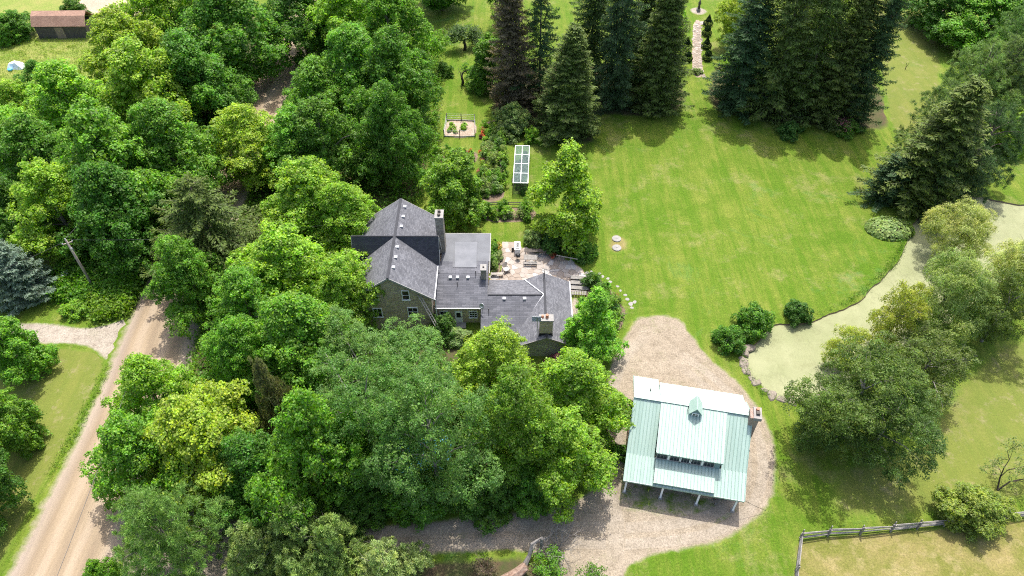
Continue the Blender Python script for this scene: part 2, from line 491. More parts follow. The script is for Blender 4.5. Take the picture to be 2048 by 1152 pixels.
simple("flag_c", (0.31, 0.291, 0.273), (0.384, 0.366, 0.341), 2.0, 0.9, 0.3)
simple("boulder", (0.15, 0.128, 0.10), (0.25, 0.215, 0.175), 2.0, 0.9, 0.6)
simple("white_stone", (0.218, 0.202, 0.187), (0.27, 0.259, 0.244), 2.0, 0.9, 0.4)
simple("black_metal", (0.012, 0.012, 0.013), (0.03, 0.03, 0.032), 4, 0.4, 0.0, spec=0.5)
simple("steel", (0.42, 0.43, 0.45), (0.55, 0.56, 0.58), 4, 0.35, 0.0, metal=0.7)
simple("terracotta", (0.38, 0.15, 0.09), (0.48, 0.21, 0.13), 4, 0.8, 0.1)
simple("navy_cloth", (0.035, 0.055, 0.20), (0.06, 0.085, 0.27), 3, 0.7, 0.1)
simple("cyan_cloth", (0.08, 0.42, 0.72), (0.14, 0.52, 0.80), 2, 0.5, 0.1)
simple("tarp_white", (0.62, 0.66, 0.70), (0.78, 0.80, 0.82), 2, 0.6, 0.3)
simple("cushion", (0.30, 0.25, 0.2), (0.40, 0.34, 0.28), 4, 0.9, 0.2)
simple("firewood", (0.24, 0.17, 0.10), (0.45, 0.35, 0.24), 9, 0.9, 0.4)
simple("bank_soil", (0.10, 0.08, 0.055), (0.2, 0.155, 0.11), 2, 0.95, 0.5)
simple("pole_wood", (0.26, 0.215, 0.175), (0.38, 0.325, 0.275), 3, 0.9, 0.3)

def glass_mat(name, col=(0.012, 0.016, 0.02), rough=0.06):
    m, nt, b = newmat(name)
    b.inputs["Base Color"].default_value = c4(col)
    b.inputs["Roughness"].default_value = rough
    b.inputs["Specular IOR Level"].default_value = 0.6
glass_mat("window_glass")

def pane_mat():
    m = bpy.data.materials.new("cage_pane"); m.use_nodes = True
    nt = m.node_tree; nt.nodes.clear()
    out = nd(nt, "OutputMaterial")
    t = nd(nt, "BsdfTransparent", ins={0: (0.78, 0.88, 0.85, 1)})
    g = nd(nt, "BsdfPrincipled", ins={"Base Color": (0.20, 0.26, 0.25, 1), "Roughness": 0.3})
    f = nd(nt, "MapRange", ins={0: noise(nt, opos(nt), 3.0, 5, 0.7), 1: 0.3, 2: 0.7, 3: 0.14, 4: 0.34}).outputs[0]
    mx = nd(nt, "MixShader", ins={0: f, 1: t.outputs[0], 2: g.outputs[0]})
    nt.links.new(mx.outputs[0], out.inputs[0])
    MATS["cage_pane"] = m
pane_mat()

def pond_mat():
    m, nt, b = newmat("duckweed")
    p = wpos(nt)
    c = mixc(nt, ramp(nt, noise(nt, p, 0.12, 5, 0.65), 0.35, 0.65), (0.190, 0.206, 0.100), (0.255, 0.262, 0.145))
    wv = nd(nt, "Mapping", ins={0: p, 2: (0, 0, 0.7), 3: (1.0, 0.35, 1)}).outputs[0]
    crack = math_(nt, 'ABSOLUTE', math_(nt, 'SUBTRACT', noise(nt, wv, 0.55, 8, 0.75, 1.2), 0.5))
    cf = math_(nt, 'MULTIPLY', math_(nt, 'SUBTRACT', 1.0, ramp(nt, crack, 0.0, 0.018)), ramp(nt, noise(nt, p, 0.18, 4), 0.48, 0.62))
    c = mixc(nt, math_(nt, 'MULTIPLY', ramp(nt, noise(nt, p, 0.45, 7, 0.8), 0.5, 0.68), 0.45), c, (0.145, 0.150, 0.068))
    c = mixc(nt, math_(nt, 'MULTIPLY', cf, 0.8), c, (0.12, 0.125, 0.06))
    op = ramp(nt, noise(nt, p, 0.6, 7, 0.75, 0.6), 0.66, 0.72)
    c = mixc(nt, op, c, (0.07, 0.075, 0.05))
    fine = nd(nt, "MapRange", ins={0: noise(nt, p, 8, 4, 0.8), 1: 0.3, 2: 0.7, 3: 0.88, 4: 1.1}).outputs[0]
    nt.links.new(mixc(nt, 1.0, c, nd(nt, "CombineColor", ins={0: fine, 1: fine, 2: fine}).outputs[0], 'MULTIPLY'), b.inputs["Base Color"])
    rr = nd(nt, "MapRange", ins={0: op, 1: 0, 2: 1, 3: 0.8, 4: 0.12}).outputs[0]
    nt.links.new(rr, b.inputs["Roughness"])
pond_mat()
M = MATS

# ------------------------------------------------------------------ the setting
def smooth_ring(pts, step=0.4, closed=True):
    P = np.array(pts, float); n = len(P); out = []
    for i in range(n if closed else n - 1):
        p0, p1, p2, p3 = P[(i - 1) % n], P[i], P[(i + 1) % n], P[(i + 2) % n]
        if not closed:
            p0 = P[max(i - 1, 0)]; p3 = P[min(i + 2, n - 1)]
        k = max(1, int(np.linalg.norm(p2 - p1) / step))
        for j in range(k):
            t = j / k
            out.append(0.5 * (2 * p1 + (p2 - p0) * t + (2 * p0 - 5 * p1 + 4 * p2 - p3) * t * t + (3 * p1 - p0 - 3 * p2 + p3) * t ** 3))
    if not closed: out.append(P[-1])
    return np.array(out)

def ring_normals(P):
    d = np.roll(P, -1, 0) - np.roll(P, 1, 0)
    d /= np.linalg.norm(d, axis=1)[:, None] + 1e-9
    nrm = np.stack([-d[:, 1], d[:, 0]], 1)
    area = 0.5 * np.sum(P[:, 0] * np.roll(P[:, 1], -1) - np.roll(P[:, 0], -1) * P[:, 1])
    return nrm if area > 0 else -nrm          # inward

def rough_ring(pts, jit=0.12, step=0.4, seed=1):
    P = smooth_ring(pts, step)
    g = np.random.default_rng(seed)
    n = len(P)
    a = g.normal(size=n)
    k = np.array([1, 2, 3, 2, 1.]); k /= k.sum()
    a = np.convolve(np.r_[a[-4:], a, a[:4]], k, 'same')[4:-4] * 1.6 + g.normal(size=n) * 0.35
    return P + ring_normals(P) * (a * jit)[:, None]

def sheet_mesh(name, ring, z, mat, inset=0.8):
    n = len(ring)
    inner = ring.copy()
    for _ in range(10):                       # creep inwards, smoothing, so that the ring never folds over itself
        for _k in range(2):
            inner = (np.roll(inner, 1, 0) + 2 * inner + np.roll(inner, -1, 0)) / 4
        inner = inner + ring_normals(inner) * inset / 10
    vs_ = [(x, y, z) for x, y in ring] + [(x, y, z) for x, y in inner]
    fs = [(i, (i + 1) % n, n + (i + 1) % n, n + i) for i in range(n)]
    tri = tessellate_polygon([[Vector((x, y, 0)) for x, y in inner]])
    fs += [tuple(n + k for k in t) for t in tri]
    me = bpy.data.meshes.new(name)
    me.from_pydata(vs_, [], fs)
    at = me.attributes.new("edge", 'FLOAT', 'POINT')
    at.data.foreach_set("value", np.r_[np.zeros(n), np.ones(n)].astype(np.float32))
    me.materials.append(mat)
    # all faces look up
    import bmesh
    bm = bmesh.new(); bm.from_mesh(me)
    for f in bm.faces:
        if f.normal.z < 0: f.normal_flip()
    bm.to_mesh(me); bm.free()
    return me

def sheet(name, pts, z, mat, inset=0.8, jit=0.12, step=0.4, seed=1, label=None, kind="structure"):
    o = put(name, sheet_mesh(name, rough_ring(pts, jit, step, seed), z, M[mat], inset))
    return tag(o, label, None, None, kind)

POND = [(26.9, 52.0), (26.9, 48.8), (28.0, 46.6), (30.2, 45.3), (33.8, 45.4), (38.0, 48.1), (41.2, 51.0), (45.2, 52.4), (51.1, 55.5),
        (58.1, 60.4), (65.3, 63.8), (76.0, 65.6), (90, 66), (100, 72), (92, 78), (82.8, 77.6), (72.5, 78.5), (67.0, 80.1), (63.2, 80.4),
        (57.9, 77.1), (54.7, 73.9), (52.4, 70.2), (49.9, 66.7), (45.5, 62.5), (41.9, 59.3), (37.3, 57.3), (34.9, 56.3), (32.2, 56.3), (30.8, 55.6), (29.7, 54.1)]
pond_ring = rough_ring(POND, 0.10, 0.5, 3)
npond = len(pond_ring)
FAR = 2500.0
outer = [(-FAR, -FAR), (FAR, -FAR), (FAR, FAR), (-FAR, FAR)]
box = [(-130, -20), (130, -20), (130, 190), (-130, 190)]
gv = [Vector((x, y, 0)) for x, y in box]
hv = [Vector((x, y, 0)) for x, y in pond_ring]
tri = tessellate_polygon([gv, hv])
pts_all = [(p.x, p.y, 0) for p in gv + hv] + [(x, y, 0) for x, y in outer]
no = len(pts_all) - 4
fs = [tuple(t) for t in tri] + [(i, no + i, no + (i + 1) % 4, (i + 1) % 4) for i in range(4)]
me = bpy.data.meshes.new("ground")
me.from_pydata(pts_all, [], fs)
import bmesh
bm = bmesh.new(); bm.from_mesh(me)
for f in bm.faces:
    if f.normal.z < 0: f.normal_flip()
bm.to_mesh(me); bm.free()
me.materials.append(M["grass"])
tag(put("ground", me), "mown green lawn and grassland around the house", kind="structure")

# pond bank and water
inn = pond_ring + ring_normals(pond_ring) * 0.22
m_ = MB()
m_.add([(x, y, 0.0) for x, y in pond_ring] + [(x, y, -0.5) for x, y in inn], [(i, (i + 1) % npond, npond + (i + 1) % npond, npond + i) for i in range(npond)])
tag(m_.build("pond_bank", M["bank_soil"]), kind="structure")
wr = [Vector((x, y, 0)) for x, y in pond_ring - ring_normals(pond_ring) * 0.05]
me = bpy.data.meshes.new("pond_water")
me.from_pydata([(p.x, p.y, -0.2) for p in wr], [], [tuple(t) for t in tessellate_polygon([wr])])
bm = bmesh.new(); bm.from_mesh(me)
for f in bm.faces:
    if f.normal.z < 0: f.normal_flip()
bm.to_mesh(me); bm.free()
me.materials.append(M["duckweed"])
tag(put("pond_water", me), "pond and channel covered in pale duckweed", kind="structure")

# road as a ribbon with columns so that wheel tracks follow it
def ribbon(name, center, half, z, mat, label, edge_w=1.0, jit=0.18, seed=2, step=0.6, fade=0.0):
    C = smooth_ring(center, step, closed=False)
    hw = np.interp(np.linspace(0, 1, len(C)), np.linspace(0, 1, len(half)), half)
    d = np.gradient(C, axis=0); d /= np.linalg.norm(d, axis=1)[:, None]
    nr = np.stack([d[:, 1], -d[:, 0]], 1)
    g = np.random.default_rng(seed)
    offs = np.array([-1, -0.8, -0.55, -0.28, 0, 0.28, 0.55, 0.8, 1.0])
    L = np.r_[0, np.cumsum(np.linalg.norm(np.diff(C, axis=0), axis=1))]
    vs_, uv, ed = [], [], []
    for i in range(len(C)):
        for k, o in enumerate(offs):
            w = o * hw[i] + (g.normal() * jit if abs(o) == 1 else 0)
            p = C[i] + nr[i] * w
            vs_.append((p[0], p[1], z)); uv.append((w, L[i])); ed.append(0.0 if abs(o) == 1 else (1.0 if abs(o) < 0.75 else 0.85))
    if fade:
        fd = np.clip(np.minimum(L, L[-1] - L) / fade, 0, 1)
        ed = [e_ * fd[i_ // len(offs)] for i_, e_ in enumerate(ed)]
    m = len(offs)
    fs = [(i * m + k, i * m + k + 1, (i + 1) * m + k + 1, (i + 1) * m + k) for i in range(len(C) - 1) for k in range(m - 1)]
    me = bpy.data.meshes.new(name)
    me.from_pydata(vs_, [], fs)
    ul = me.uv_layers.new(name="uv")
    li = np.zeros(len(me.loops), dtype=np.int32); me.loops.foreach_get("vertex_index", li)
    ul.data.foreach_set("uv", np.array(uv, dtype=np.float32)[li].ravel())
    at = me.attributes.new("edge", 'FLOAT', 'POINT')
    at.data.foreach_set("value", np.array(ed, dtype=np.float32))
    me.materials.append(M[mat])
    me.update()
    o = put(name, me)
    return tag(o, label, kind="structure")

ribbon("dirt_road", [(-41.2, -20), (-41.2, 10), (-41.0, 25), (-41.0, 45), (-41.9, 62), (-42.0, 90), (-41.3, 115), (-41.5, 131), (-42, 200)],
       [5.4, 5.4, 5.0, 4.4, 4.0, 3.9, 3.9], 0.020, "dirt_road", "pale dirt road with wheel tracks")
sheet("gravel_lane", [(-40.5, 59.5), (-45.7, 60.2), (-46.9, 57.2), (-50.4, 55.9), (-57.1, 56.6), (-70, 57.0), (-90, 58), (-90, 54), (-70, 53.0), (-54.3, 53.0), (-49.6, 52.6), (-46.6, 50.6), (-40.5, 47.5)],
      0.014, "lane_gravel", 0.7, 0.1, label="pale gravel lane joining the dirt road")
sheet("gravel_drive", [(14.0, 56.1), (15.4, 57.7), (20.0, 57.6), (21.4, 54.4), (23.7, 50.1), (26.1, 46.6), (27.5, 42.1), (27.1, 37.3), (25.6, 33.5), (22.4, 30.4), (18.5, 28.7), (13.2, 27.7),
      (10.3, 26.1), (9.6, 22.5), (9.4, 15), (4.6, 15), (4.4, 22.5), (3.0, 27.6), (-5.7, 27.9), (-12.2, 27.8), (-19.4, 26.7), (-27.9, 24.6), (-33, 22.0), (-40, 20), (-40.5, 33), (-37.0, 36.0), (-34.0, 34.5), (-29.4, 32.4),
      (-20.2, 30.9), (-12.6, 31.2), (-6.0, 31.8), (1.7, 32.7), (6.2, 33.8), (8.8, 35.9), (10.1, 40.2), (10.1, 45.3), (10.9, 50.1), (12.6, 53.0)],
      0.008, "gravel", 0.7, 0.13, label="tan gravel drive and turnaround around the garage")
sheet("paddock", [(27.1, 29.5), (34, 30.2), (40.9, 30.8), (49.3, 31.6), (75, 33), (110, 34), (110, -10), (18, -10), (23.1, 19.8), (25.7, 26.6)],
      0.004, "dry_grass", 0.5, 0.12, label="sun-dried paddock behind the rail fence")
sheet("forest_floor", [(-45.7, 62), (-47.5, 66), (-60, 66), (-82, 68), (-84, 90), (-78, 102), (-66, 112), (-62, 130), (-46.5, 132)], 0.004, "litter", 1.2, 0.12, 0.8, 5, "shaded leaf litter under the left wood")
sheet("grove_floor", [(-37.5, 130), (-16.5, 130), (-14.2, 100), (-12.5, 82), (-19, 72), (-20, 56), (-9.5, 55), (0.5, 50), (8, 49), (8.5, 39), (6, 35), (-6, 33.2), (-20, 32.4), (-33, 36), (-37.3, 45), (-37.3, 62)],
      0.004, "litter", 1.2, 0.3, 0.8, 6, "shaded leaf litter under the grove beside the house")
sheet("weedy_meadow", [(-66, 112), (-70, 104), (-80, 96), (-100, 92), (-130, 95), (-130, 160), (-75, 160), (-66, 130)], 0.006, "meadow_mat", 1.2, 0.3, 0.8, 7, "weedy meadow in front of the shed")
sheet("bare_soil", [(-86, 133.5), (-78, 134), (-72, 139), (-76, 147), (-88, 146)], 0.012, "bare_soil", 0.8, 0.2, 0.5, 8, "bare reddish soil behind the shed")
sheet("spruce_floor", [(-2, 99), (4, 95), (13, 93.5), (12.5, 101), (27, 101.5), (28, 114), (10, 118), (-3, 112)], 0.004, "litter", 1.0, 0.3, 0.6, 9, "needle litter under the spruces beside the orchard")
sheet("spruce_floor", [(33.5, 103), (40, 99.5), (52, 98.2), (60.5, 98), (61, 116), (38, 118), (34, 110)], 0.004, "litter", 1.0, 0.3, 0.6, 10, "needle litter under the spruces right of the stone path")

# garden beds
sheet("garden_bed", [(-4.6, 79.8), (-1.2, 79.8), (-1.1, 86), (-1.0, 98.5), (-4.6, 98.8), (-4.5, 88)], 0.010, "bed_soil", 0.3, 0.06, 0.3, 11, "long planted flower bed beside the glazed cage")
sheet("garden_bed", [(-3.8, 74.9), (2.8, 75.0), (2.9, 77.7), (-3.6, 77.8)], 0.010, "bed_soil", 0.3, 0.06, 0.3, 12, "planted bed below the low garden fence")
sheet("garden_bed", [(-11.2, 88.6), (-5.6, 88.2), (-5.5, 91.3), (-11.2, 91.6)], 0.010, "bed_soil", 0.3, 0.06, 0.3, 13, "bed of orange lilies below the vegetable plot")
sheet("garden_bed", [(-2.7, 64.2), (-1.5, 64.6), (-1.4, 70.1), (-2.7, 70.6)], 0.010, "bed_soil", 0.2, 0.05, 0.3, 14, "narrow bed between the flat roof wing and the patio")
sheet("garden_bed", [(8.4, 53.2), (13.0, 55.2), (14.0, 58.5), (12.2, 62.2), (9.6, 64.2), (8.8, 60)], 0.010, "bed_soil", 0.4, 0.1, 0.4, 15, "shrub bed between the house and the stepping stones")
sheet("vegetable_soil", [(-10.5, 95.3), (-6.0, 95.3), (-6.1, 99.4), (-10.4, 99.7)], 0.012, "soil", 0.2, 0.05, 0.3, 16, "bare soil of the fenced vegetable plot")
sheet("grass_strip", [(11.6, 40.6), (11.2, 38.4), (10.4, 34.2), (9.9, 32.6), (14, 32.0), (20.8, 30.9), (22.0, 32.6), (22.6, 37.0), (23.9, 40.6), (21.5, 40.6)], 0.012, "strip_grass", 0.6, 0.15, 0.4, 17, "weedy grass along the porch of the garage")
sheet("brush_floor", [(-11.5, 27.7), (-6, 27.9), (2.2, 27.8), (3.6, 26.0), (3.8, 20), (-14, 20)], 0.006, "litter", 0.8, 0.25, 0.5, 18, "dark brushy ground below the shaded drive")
sheet("verge", [(-46.4, 51.0), (-50, 52.4), (-58, 52.4), (-62, 44), (-62, 30), (-58, 18), (-52, 14), (-47.2, 18), (-46.8, 28), (-46.3, 40)], 0.006, "verge_grass", 0.6, 0.1, 0.6, 19, "dry olive verge between the gravel lane and the road")
DRIVE_C = [(-30, 28.6), (-18, 28.9), (-6, 29.8), (3, 30.0), (12, 29.9), (19, 31.0), (23.2, 34.0), (24.9, 38.5), (24.6, 43.0), (22.2, 47.5), (18.5, 51.5)]
dc = np.array(DRIVE_C); dd_ = np.gradient(dc, axis=0); dd_ /= np.linalg.norm(dd_, axis=1)[:, None]
for k_, lb_ in ((-0.8, "inner pale wheel track of the gravel drive"), (0.8, "outer pale wheel track of the gravel drive")):
    off = dc + np.stack([dd_[:, 1], -dd_[:, 0]], 1) * k_
    ribbon("wheel_track", [tuple(v) for v in off], [0.55, 0.6, 0.55], 0.0155 if k_ < 0 else 0.0165, "track", lb_, jit=0.02, seed=5, fade=5.0)
ribbon("wheel_track", [(9.2, 26.0), (9.9, 31.0), (9.4, 36.5), (10.9, 41), (11.0, 46), (12.8, 51.0), (16.5, 55.0)], [0.9, 0.9, 0.7], 0.0175, "track", "pale worn track between the maples and the garage", jit=0.03, seed=6, fade=5.0)
sheet("rough_lawn", [(31.5, 31.2), (44, 32.5), (62, 33.6), (90, 35), (90, 55), (62, 55), (50, 48), (42, 40), (33, 37)], 0.006, "verge_grass", 1.6, 0.2, 0.8, 27, "dry olive lawn between the dark tree and the rail fence")
sheet("rough_lawn", [(60.5, 86), (66, 84), (72, 105), (80, 125), (88, 150), (72, 150), (66, 120), (61, 100)], 0.006, "verge_grass", 1.2, 0.2, 0.8, 28, "dry mown strip between the spruces and the pines")

# ------------------------------------------------------------------ foliage generators
def unit(a):
    return a / (np.linalg.norm(a, axis=-1, keepdims=True) + 1e-9)

def leaf_mesh(name, C, N, D, L, W, fold=0.12, mat=None):
    """one folded rhombus per leaf"""
    N = unit(N)
    D = unit(D - N * np.sum(D * N, 1, keepdims=True))
    S = np.cross(N, D)
    n = len(C)
    L = np.broadcast_to(L, n)[:, None]; W = np.broadcast_to(W, n)[:, None]
    V = np.empty((n, 4, 3), np.float32)
    V[:, 0] = C - D * L * 0.5
    V[:, 1] = C + S * W * 0.5 + N * W * fold + D * L * 0.08
    V[:, 2] = C + D * L * 0.5
    V[:, 3] = C - S * W * 0.5 + N * W * fold + D * L * 0.08
    me = bpy.data.meshes.new(name)
    me.vertices.add(n * 4)
    me.vertices.foreach_set("co", V.ravel())
    me.loops.add(n * 4)
    me.loops.foreach_set("vertex_index", np.arange(n * 4, dtype=np.int32))
    me.polygons.add(n)
    me.polygons.foreach_set("loop_start", np.arange(0, n * 4, 4, dtype=np.int32))
    me.polygons.foreach_set("loop_total", np.full(n, 4, dtype=np.int32))
    me.update(calc_edges=True)
    if mat: me.materials.append(mat)
    return me

PROFILES = {
    'maple': ([0, .10, .3, .55, .8, 1], [.70, .98, 1.0, .80, .48, .18]),
    'round': ([0, .12, .35, .6, .85, 1], [.50, .85, 1.0, .90, .55, .18]),
    'vase': ([0, .2, .5, .75, .92, 1], [.35, .70, .97, .98, .65, .30]),
    'cone': ([0, .12, .3, .6, .85, 1], [.72, 1.0, .95, .62, .28, .08]),
    'dome': ([0, .2, .45, .7, .9, 1], [.92, 1.0, .95, .75, .45, .2]),
}

def make_lobes(g, R, zb, h, prof, n, spread=1.0, var=1.0):
    tx, ty = PROFILES[prof]
    C, r = [], []
    a1, a2 = g.random(2) * 6.28
    for i in range(n):
        t = (i + g.random()) / n
        t = np.clip(t ** 0.92, 0, 1)
        pr = np.interp(t, tx, ty) * R
        ph = i * 2.39996 + g.normal() * 0.5
        pr *= 1 + var * (0.16 * np.sin(2 * ph + a1) + 0.13 * np.sin(3 * ph + a2 + 3 * t)) + 0.10 * var * g.normal()
        lr = (0.26 + var * (0.22 * g.random() - 0.06)) * R * (0.55 + 0.45 * np.interp(t, tx, ty))
        lr = min(lr, pr * 0.8 + 0.15 * R)
        d = max(pr - lr, 0) * (0.62 + 0.58 * g.random()) * spread
        z = zb + t * (h - zb)
        z = np.clip(z, zb + lr * 0.35, h - lr * 0.55)
        C.append((d * np.cos(ph), d * np.sin(ph), z)); r.append(lr)
    return np.array(C), np.array(r)

def tufts(g, C, r, ntuft, keep=0.06, lowcut=-0.35, flat=0.85):
    w = r ** 2 / np.sum(r ** 2)
    k = g.choice(len(r), size=ntuft * 4, p=w)
    d = unit(g.normal(size=(len(k), 3)))
    ok = d[:, 2] > lowcut - 0.3 * g.random(len(k))
    k, d = k[ok], d[ok]
    P = C[k] + d * r[k][:, None] * (0.9 + 0.16 * g.random((len(k), 1))) * np.array([1, 1, flat])
    inside = np.zeros(len(P), bool)
    for j in range(len(r)):
        q = (P - C[j]) / np.array([1, 1, flat])
        inside |= (np.sum(q * q, 1) < (r[j] * 0.84) ** 2) & (k != j)
    ok = ~inside | (g.random(len(P)) < keep)
    P, d = P[ok], d[ok]
    if len(P) > ntuft:
        s = g.choice(len(P), ntuft, replace=False); P, d = P[s], d[s]
    return P, d

def broad_crown(name, seed, R, h, zb, prof, nl=26, ncl=420, per=80, leaf=(0.27, 0.21), rc=0.62, sub=5, keep=0.05, lowcut=-0.35, fill=2200, style='broad', spread=1.0, droop=0.25, mat="leaf", flatc=0.62, loose=0.28, flatl=0.8, var=1.0):
    """lobes carry rounded leaf clumps; every clump is a small dome of single leaves"""
    g = np.random.default_rng(seed)
    C, r = make_lobes(g, R, zb, h, prof, nl, spread, var)
    C0, r0 = C.copy(), r.copy()
    if sub:
        sc, sr = [], []
        for c_, r_ in zip(C, r):
            for _ in range(sub):
                d = unit(g.normal(size=3) + np.array([c_[0] / R * 0.9, c_[1] / R * 0.9, 0.55]))
                sc.append(c_ + d * r_ * (0.78 + 0.3 * g.random())); sr.append(r_ * (0.30 + 0.22 * g.random()))
        C = np.vstack([C, sc]); r = np.r_[r, sr]
    P, d = tufts(g, C, r, ncl, keep, lowcut, flatl)
    out = unit(d + 0.5 * unit(P - np.array([0, 0, (h + zb) * 0.45])))
    n = unit(out * 0.6 + np.array([0, 0, 0.7]) + g.normal(size=P.shape) * 0.2)
    T = len(P)
    size = rc * (0.65 + 0.75 * g.random((T, 1, 1)))
    tv = g.random(T)
    e = unit(g.normal(size=(T, per, 3)) + n[:, None] * 0.85)
    if style == 'needle':
        ln = leaf[0] * (0.75 + 0.5 * g.random((T, per, 1)))
        Cc = P[:, None] + e * size * 0.75 * np.sqrt(g.random((T, per, 1)))
        D = unit(e + n[:, None] * 0.5 + g.normal(size=e.shape) * 0.35)
        N = np.cross(D, g.normal(size=D.shape)) + n[:, None] * 0.6
        L = ln.reshape(-1); W = np.full(len(L), leaf[1])
    else:
        al = np.sum(e * n[:, None], 2, keepdims=True)
        rad = size * (0.72 + 0.34 * g.random((T, per, 1)))
        lo = g.random((T, per, 1)) < loose
        rad = np.where(lo, size * (0.9 + 0.7 * g.random((T, per, 1))), rad)
        Cc = P[:, None] + (e - n[:, None] * al * (1 - flatc)) * rad
        D = unit(np.cross(np.cross(e, np.array([0, 0, 1.0])), e) * -droop * 2 + e * 0.4 + g.normal(size=e.shape) * 0.6)
        N = unit(e * 0.75 + np.array([0, 0, 0.45]) + g.normal(size=e.shape) * 0.38)
        k = T * per
        L = leaf[0] * (0.65 + 0.7 * g.random(k)); W = leaf[1] * (0.65 + 0.7 * g.random(k))
    Cc, N, D = Cc.reshape(-1, 3), N.reshape(-1, 3), D.reshape(-1, 3)
    TV = np.repeat(tv, per)
    if fill:
        k = g.choice(len(r0), fill, p=r0 ** 3 / np.sum(r0 ** 3))
        dd = unit(g.normal(size=(fill, 3)))
        F = C0[k] + dd * (r0[k] * (0.25 + 0.5 * g.random(fill)))[:, None]
        Cc = np.vstack([Cc, F]); N = np.vstack([N, unit(dd + g.normal(size=dd.shape) * 0.5 + [0, 0, .4])]); D = np.vstack([D, g.normal(size=dd.shape)])
        L = np.r_[L, leaf[0] * (1.6 + g.random(fill))]; W = np.r_[W, leaf[1] * (1.4 + g.random(fill))]
        TV = np.r_[TV, g.random(fill)]
    me = leaf_mesh(name, Cc, N, D, L, W, mat=M[mat])
    at = me.attributes.new("clump", 'FLOAT', 'POINT')
    at.data.foreach_set("value", np.repeat(TV, 4).astype(np.float32))
    return me, C0, r0

def limbs_mesh(name, seed, C0, h, zb, r_trunk, mat, nlimb=12, twigs=0, lean=0.0):
    g = np.random.default_rng(seed + 99)
    m = MB()
    top = np.array([g.normal() * 0.3 + lean, g.normal() * 0.3, zb + 0.72 * (h - zb)])
    mid = top * 0.5 + np.array([g.normal() * 0.15, g.normal() * 0.15, 0])
    m.tube([(0, 0, -0.2), (0, 0, 0.3), tuple(mid), tuple(top)], [r_trunk * 1.5, r_trunk * 1.1, r_trunk * 0.75, r_trunk * 0.28], 8)
    sel = g.permutation(len(C0))[:nlimb]
    for i in sel:
        c = C0[i]
        zs = np.clip(c[2] - 0.55 * np.hypot(c[0], c[1]) - 0.4, 0.25 * zb + 0.6, top[2] * 0.95)
        f = zs / top[2]
        s = np.array([top[0] * f, top[1] * f, zs])
        midp = s * 0.45 + c * 0.55 + np.array([0, 0, 0.12 * np.linalg.norm(c - s)])
        rb = r_trunk * 0.42
        m.tube([tuple(s), tuple(midp), tuple(c), tuple(c + (c - midp) * 0.55)], [rb, rb * 0.6, rb * 0.32, rb * 0.12], 5, False)
        for _ in range(twigs):
            d = unit(g.normal(size=3) + np.array([c[0], c[1], 2.0]) / 6)
            e = c + d * (0.8 + 1.6 * g.random())
            st = c if g.random() < .5 else midp
            m.tube([tuple(st), tuple((st + e) / 2 + g.normal(size=3) * .12), tuple(e)], [rb * .25, rb * .16, rb * .05], 4, False)
    return m.mesh(name, M[mat], True)

